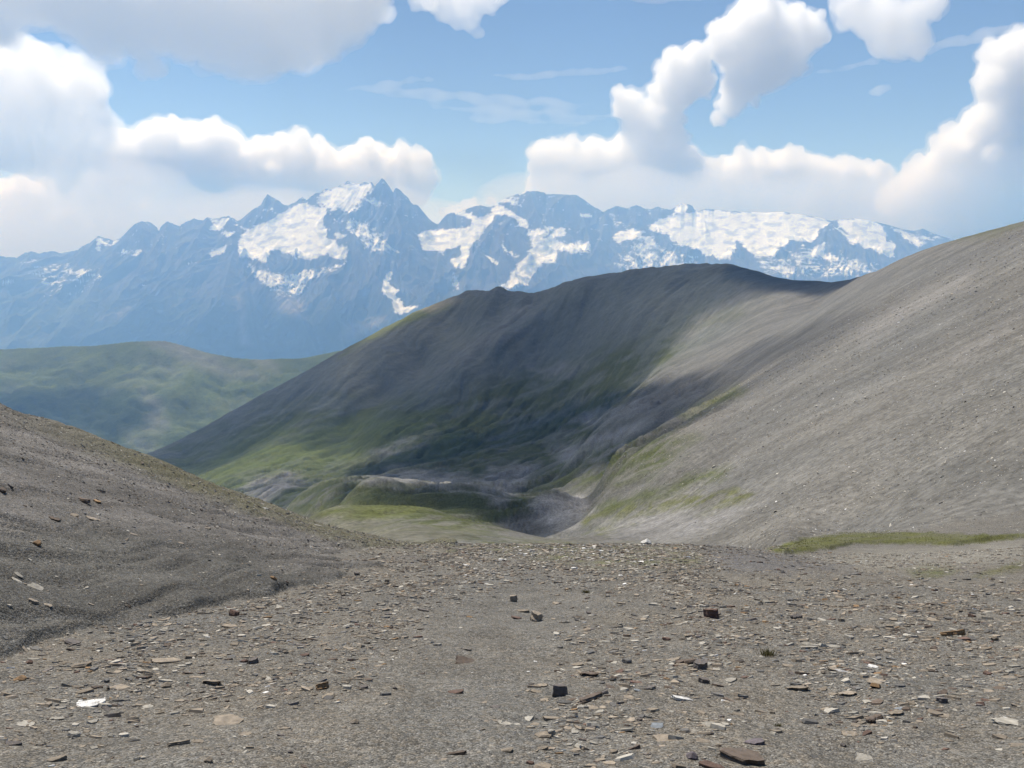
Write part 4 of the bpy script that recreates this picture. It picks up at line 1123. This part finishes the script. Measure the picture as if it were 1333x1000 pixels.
# fill in the litter bands so that 300 stones are things of their own
fill = []
BANDS = [((30, 860), (560, 760), 62, 34), ((120, 930), (520, 800), 40, 34), ((700, 960), (900, 820), 60, 46), ((930, 850), (1330, 800), 30, 56), ((980, 900), (1330, 880), 45, 44), ((560, 745), (900, 735), 16, 22), ((690, 985), (1330, 985), 14, 20), ((40, 740), (520, 735), 30, 18), ((20, 990), (480, 985), 20, 14)]
for (x0, y0), (x1, y1), sp, n in BANDS:
    for _ in range(n):
        f = RK.random(); fill.append((x0 + (x1 - x0) * f, y0 + (y1 - y0) * f + RK.gauss(0, sp * .55)))
N_HERO = len(HERO) + len(MORE)
ALLR = [h for h in HERO] + [(*m_, None) for m_ in MORE]
used = [(h[0], h[1]) for h in ALLR]
for x, y in fill:
    if len(ALLR) >= 297: break
    if not (3 < x < 1330 and 715 < y < 997): continue
    if min(math.hypot((x - a) * .6, y - b) for a, b in used) < 6.5: continue
    used.append((x, y))
    k = RK.choices(("plate", "slab", "bar", "chunk", "block"), (38, 34, 12, 12, 4))[0]
    c = RK.choices(("tan", "pale", "grey", "brown", "dark", "orange", "rusty", "bluish"), (40, 16, 14, 9, 9, 3, 5, 4))[0]
    ALLR.append((x, y, RK.uniform(.55, 1.25) * (5 + (y - 700) * .042), k, c, None))

DIRW = dict(left="left of", right="right of", up="beyond", down="in front of")
keys = {}
for i, (px, py, wd, k, c, lab) in enumerate(ALLR):
    if lab: continue
    a = min(range(len(ANCH)), key=lambda j: math.hypot((px - ANCH[j][0]) * .7, py - ANCH[j][1]))
    dx, dy = px - ANCH[a][0], py - ANCH[a][1]
    d = ("left" if dx < 0 else "right") if abs(dx) > abs(dy) * 1.2 else ("up" if dy < 0 else "down")
    keys.setdefault((c, k, a, d), []).append((math.hypot(dx * .7, dy), i))
ORD = ["nearest", "second", "third", "fourth", "fifth", "sixth", "seventh", "eighth", "ninth", "tenth", "eleventh", "twelfth"]
LAB = {}
for (c, k, a, d), v in keys.items():
    v.sort()
    for r, (_, i) in enumerate(v):
        px, py, wd = ALLR[i][:3]
        s = "" if len(v) == 1 else ORD[min(r, 11)] + " "
        end = "" if len(v) == 1 else ", counting outward"
        where = "on the dark slope " if ANCH[a][2] in ("the orange gully stone", "the high orange lump", "the dark slope's slab cluster") else ""
        LAB[i] = f"{s}{CWORD[c]} {KWORD[k]} {DIRW[d]} {ANCH[a][2]}{end}"
ROCKXY = []
zb = Vector((0, 0, 1))
for i, (px, py, wd, k, c, lab) in enumerate(ALLR):
    h = hit(px, py)
    if h is None: continue
    _, nn = ground_z(h.x, h.y); nrm = Vector(nn)
    L = wd * h.y / F_PX * 1.03
    o = bpy.data.objects.new(KNAME[k], proto(k, c, RK.randrange(4))); COL.objects.link(o)
    yaw = RK.gauss(0, .35) if k in ("bar", "slab", "plate") else RK.uniform(-.6, .6)
    if i == 0: yaw = .35
    tilt = Matrix.Rotation(RK.gauss(0, .10), 4, 'X') @ Matrix.Rotation(RK.gauss(0, .10), 4, 'Y')
    R = zb.rotation_difference((nrm * .8 + zb * .2).normalized()).to_matrix().to_4x4()
    zs = RK.uniform(.8, 1.25); ys = RK.uniform(.85, 1.2)
    o.matrix_world = Matrix.Translation(h - nrm * L * (.015 if k in ("plate", "slab", "bar") else .08)) @ R @ Matrix.Rotation(yaw, 4, 'Z') @ tilt @ Matrix.Diagonal((L, L * ys, L * zs, 1))
    tag(o, lab or LAB[i], "rock", "stones lying on the shale", "thing")
    ROCKXY.append((h.x, h.y, L))

# ---- loose chips past the 300: one mass
def chips(name, xy, size, tilt, cols, flat, label, mat, cube=False):
    n = len(xy); z, nn = ground_z(xy[:, 0], xy[:, 1])
    m = 6
    a = (np.arange(m)[None] + RNG.uniform(-.35, .35, (n, m))) / m * 2 * np.pi + RNG.uniform(0, 6.28, (n, 1))
    r = RNG.uniform(.20, .60, (n, m)); el = RNG.uniform(.32, .95, n)
    yaw = RNG.normal(0, .7, n)
    px_, py_ = np.cos(a) * r, np.sin(a) * r * el[:, None]
    X_ = px_ * np.cos(yaw)[:, None] - py_ * np.sin(yaw)[:, None]; Y_ = px_ * np.sin(yaw)[:, None] + py_ * np.cos(yaw)[:, None]
    th = size * flat * RNG.uniform(.6, 1.6, n)
    nrm = nn + RNG.normal(0, tilt, (n, 3)); nrm[:, 2] = np.abs(nrm[:, 2]); nrm /= np.linalg.norm(nrm, axis=1, keepdims=True)
    tx = np.stack([nrm[:, 2], np.zeros(n), -nrm[:, 0]], 1); tx /= np.linalg.norm(tx, axis=1, keepdims=True); ty = np.cross(nrm, tx)
    c0 = np.stack([xy[:, 0], xy[:, 1], z], 1) - nrm * (th * .25)[:, None]
    ring = c0[:, None] + (tx[:, None] * X_[..., None] + ty[:, None] * Y_[..., None]) * size[:, None, None]
    top = ring * 1.0 + nrm[:, None] * th[:, None, None]; cen = top.mean(1, keepdims=True); top = cen + (top - cen) * RNG.uniform(.8, .98, (n, 1, 1))
    V = np.concatenate([ring, top, cen + nrm[:, None] * (th * .08)[:, None, None]], 1)
    f = []
    for i in range(m):
        j = (i + 1) % m
        f += [(i, j, m + j), (i, m + j, m + i), (m + i, m + j, 2 * m)]
    f = np.array(f)
    F_ = (f[None] + (np.arange(n) * (2 * m + 1))[:, None, None]).reshape(-1, 3)
    me = mesh_np(name, V.reshape(-1, 3), F_, smooth=False)
    add_colour(me, "albedo", np.repeat(cols, 2 * m + 1, 0))
    o = link(name, me, mat); tag(o, kind="stuff", label=label)
    return o


m, t = new_mat("chip_stone"); pos = t.n("NewGeometry").outputs["Position"]
f = t.ramp(t.noise(pos, 40.0, 4.0, .6), .3, .7, .75, 1.25)
bb = t.n("BsdfPrincipled", i_Base_Color=t.mix(1.0, t.n("Attribute", attribute_name="albedo").outputs["Color"], t.n("CombineColor", i_Red=f, i_Green=f, i_Blue=f).outputs[0], 'MULTIPLY'), i_Roughness=.9)
bb.inputs["Specular IOR Level"].default_value = .2
t.out(bb.outputs[0]); CHIP = m


def palette(n, wts):
    names = list(wts); p = np.array([wts[k] for k in names], float); p /= p.sum()
    return np.array([ROCK_COL[k] for k in names])[RNG.choice(len(names), n, p=p)] * RNG.uniform(.65, 1.3, (n, 1))


def land_e(u, l):
    j = np.clip(np.searchsorted(US, u), 1, len(US) - 1); i = np.clip(np.searchsorted(ALL_L, l), 1, len(ALL_L) - 1)
    return ALL_E[i, j], np.where(i < len(L_NEAR), NEAR[3][np.minimum(i, len(L_NEAR) - 1), j], 0)


# litter on the shelf: denser in two bands, sparse on the trodden middle
n = 760000
Yc = np.sqrt(RNG.uniform(2.6 ** 2, 33.0 ** 2, n)); Uc = RNG.uniform(-.74, .74, n)
ec, wc = land_e(Uc, np.log(Yc))
dens = .07 + .17 * np.clip(.3 + 1.6 * fbm(Uc * Yc / 1.3, Yc / 1.3, 4, 301), 0, 1)
dens = dens + 1.1 * inpoly(PP((0, 880), (180, 815), (440, 760), (620, 722), (640, 760), (560, 800), (470, 880), (200, 930), (0, 960)), Uc, ec, .07)
dens = dens + 1.0 * inpoly(PP((880, 760), (1340, 770), (1340, 900), (1180, 960), (1000, 900), (900, 860)), Uc, ec, .07)
dens = dens + .8 * inpoly(PP((680, 1000), (740, 830), (900, 800), (960, 1000)), Uc, ec, .08)
dens = dens + .9 * inpoly(PP((560, 735), (640, 702), (860, 706), (940, 730), (900, 770), (620, 760)), Uc, ec, .03)
dens = dens * np.clip(.35 + 2.0 * (fbm(Uc * Yc / .8 + 5, Yc / .8, 4, 307) + .22), .12, 1.5)
dens = dens * (1 - .84 * inpoly(PP((470, 1100), (560, 800), (660, 750), (740, 760), (720, 860), (640, 1100)), Uc, ec, .07))
dens = dens * (1 - .6 * inpoly(PP((900, 712), (1060, 728), (1333, 740), (1333, 770), (1150, 760), (960, 752)), Uc, ec, .02))
keep = (RNG.random(n) < dens * .66) & (wc < .5)
sel = np.where(keep)[0]; print("chips", len(sel))
xy = np.stack([Uc[sel] * Yc[sel], Yc[sel]], 1)
size = np.clip(RNG.lognormal(math.log(.024), .74, len(sel)), .008, .15) * (1 + .03 * np.clip(Yc[sel] - 8, 0, 20))
cols = palette(len(sel), dict(tan=50, pale=30, grey=14, brown=6, dark=2, orange=1.5, rusty=2, white=.7))
brow = inpoly(PP((600, 740), (640, 702), (860, 706), (940, 725), (800, 735)), Uc[sel], ec[sel], .02) > RNG.random(len(sel)) * 1.6
cols[brow] = palette(int(brow.sum()), dict(pale=50, tan=40, white=8))
chips("slate_chips", xy, size, .13, cols, .12, "loose slate chips littering the shelf", CHIP)
# fine grit of the dark slope
n = 120000
Yc = np.sqrt(RNG.uniform(5.0 ** 2, 40.0 ** 2, n)); Uc = RNG.uniform(-.9, .05, n)
ec, wc = land_e(Uc, np.log(Yc))
skc = np.interp(Uc, [UE(p[0], p[1])[0] for p in SKYL], [UE(p[0], p[1])[1] for p in SKYL])
dn = .20 + .30 * np.clip(.3 + 1.8 * fbm(Uc * Yc / 1.8, Yc / 1.8, 4, 311), 0, 1) + .45 * sstep(.09, .01, skc - ec)
sel = np.where((RNG.random(n) < dn) & (wc > .5) & (ec < skc + .01))[0]; print("grit", len(sel))
xy = np.stack([Uc[sel] * Yc[sel], Yc[sel]], 1)
size = np.clip(RNG.lognormal(math.log(.026), .50, len(sel)), .010, .10) * (1 + .035 * np.clip(Yc[sel] - 10, 0, 25))
chips("slope_chips", xy, size, .22, palette(len(sel), dict(tan=26, pale=34, grey=40, brown=4, white=1)), .17, "small grey chips strewn over the dark scree slope", CHIP)
# stones of the big scree slope
n = 170000
Yc = np.exp(RNG.uniform(math.log(30), math.log(330), n)); Uc = RNG.uniform(.02, .74, n)
ec, wc = land_e(Uc, np.log(Yc))
dn = .10 + .5 * np.clip(.25 + 1.5 * fbm((Yc + fbm(Uc * Yc / 60, Yc / 60, 2, 5) * 6) / 7, Uc * Yc / 50, 4, 321), 0, 1)
dn = dn * sstep(.12, .30, Uc + .06 * (np.log(Yc) - 5)) * (1 - inpoly(PP((996, 720), (1040, 700), (1100, 692), (1333, 690), (1333, 715), (1020, 724)), Uc, ec, .005))
sel = np.where((RNG.random(n) < dn) & (Uc * Yc > 8))[0]; print("stones", len(sel))
xy = np.stack([Uc[sel] * Yc[sel], Yc[sel]], 1)
size = RNG.lognormal(math.log(.0014), .5, len(sel)) * Yc[sel] ** .85 * 1.6
chips("scree_stones", xy, np.clip(size, .03, .9), .35, palette(len(sel), dict(tan=20, pale=60, grey=14, white=3)) * 1.25, .22, "stones peppered over the big grey scree slope", CHIP)

# ---- turf blades and dry tufts
def blades(xy, hgt, wid, lean, cols, name, mat):
    n = len(xy); z, nn = ground_z(xy[:, 0], xy[:, 1])
    a = RNG.uniform(0, 6.28, n); d = np.stack([np.cos(a), np.sin(a), np.zeros(n)], 1); s = np.stack([-np.sin(a), np.cos(a), np.zeros(n)], 1)
    b = np.stack([xy[:, 0], xy[:, 1], z - .01], 1)
    tip = b + np.array([0, 0, 1]) * hgt[:, None] + d * (hgt * lean * RNG.uniform(.3, 1.3, n))[:, None]
    mid = b + np.array([0, 0, .6]) * hgt[:, None] + d * (hgt * lean * .35)[:, None]
    V = np.stack([b - s * wid[:, None], b + s * wid[:, None], mid + s * wid[:, None] * .7, mid - s * wid[:, None] * .7, tip], 1)
    f = np.array([(0, 1, 2), (0, 2, 3), (3, 2, 4)])
    F_ = (f[None] + (np.arange(n) * 5)[:, None, None]).reshape(-1, 3)
    me = mesh_np(name, V.reshape(-1, 3), F_); add_colour(me, "albedo", np.repeat(cols, 5, 0))
    return link(name, me, mat)


m, t = new_mat("grass_blade")
cc = t.n("Attribute", attribute_name="albedo").outputs["Color"]
d1 = t.n("BsdfDiffuse", i_Color=cc); d2 = t.n("BsdfTranslucent", i_Color=cc); mx = t.n("MixShader", i_Fac=.35, i_1=d1.outputs[0], i_2=d2.outputs[0]); t.out(mx.outputs[0]); GRASS = m
n = 130000
Yc = RNG.uniform(24, 60, n); Uc = RNG.uniform(-.15, .74, n); ec, wc = land_e(Uc, np.log(Yc))
tf = inpoly(PP((996, 716), (1040, 702), (1100, 694), (1200, 693), (1290, 697), (1333, 694), (1400, 694), (1400, 698), (1333, 700), (1240, 712), (1180, 709), (1110, 709), (1080, 716), (1020, 722)), Uc, ec, .004)
tf2 = .10 * inpoly(PP((600, 716), (660, 702), (720, 706), (860, 712), (930, 722), (900, 738), (780, 738), (640, 732)), Uc, ec, .01) * sstep(.0, .3, fbm(Uc * Yc / 1.1, Yc / 1.1, 3, 331))
tf3 = .35 * np.maximum(inpoly(PP((1180, 742), (1215, 736), (1250, 742), (1225, 750), (1190, 750)), Uc, ec, .01), inpoly(PP((1265, 750), (1310, 736), (1400, 728), (1400, 738), (1300, 748)), Uc, ec, .01))
tf = tf * sstep(-.35, .15, fbm(Uc * Yc / 1.4, Yc / 1.4, 4, 341)) * .55
sel = np.where(RNG.random(n) < np.maximum(np.maximum(tf, tf2), tf3))[0]; print("blades", len(sel))
hg = RNG.uniform(.02, .085, len(sel))
gc = np.array([.098, .098, .034]) * RNG.uniform(.6, 1.35, (len(sel), 1)) * np.array([1, 1, 1]) + RNG.uniform(0, .03, (len(sel), 1)) * np.array([1, .6, .2])
tag(blades(np.stack([Uc[sel] * Yc[sel], Yc[sel]], 1), hg, hg * .12, .5, gc, "grass", GRASS), kind="stuff", label="short green turf on the bank below the scree slope")
for px, py, wd, lab in ((998, 853, 24, "dry olive grass tuft among tan litter right of the rust red block"), (763, 772, 12, "small dry grass tuft on the upper path"), (1013, 945, 13, "sparse dark grass tuft on bare gravel in the lower right")):
    h = hit(px, py); R = wd * h.y / F_PX * .5; k = 160
    q = RNG.normal(0, .42, (k, 2)) * R; q[:, 1] *= .7
    hg = RNG.uniform(.5, 1.1, k) * R * .8
    gc = np.array([.085, .078, .035]) * RNG.uniform(.5, 1.4, (k, 1))
    o = blades(q + np.array([h.x, h.y]), hg, hg * .06, .9, gc, "grass_tuft", GRASS)
    o.data.transform(Matrix.Translation(-h)); o.location = h
    tag(o, lab, "grass tuft", kind="thing")
print("rocks", round(time.time() - T0, 1))
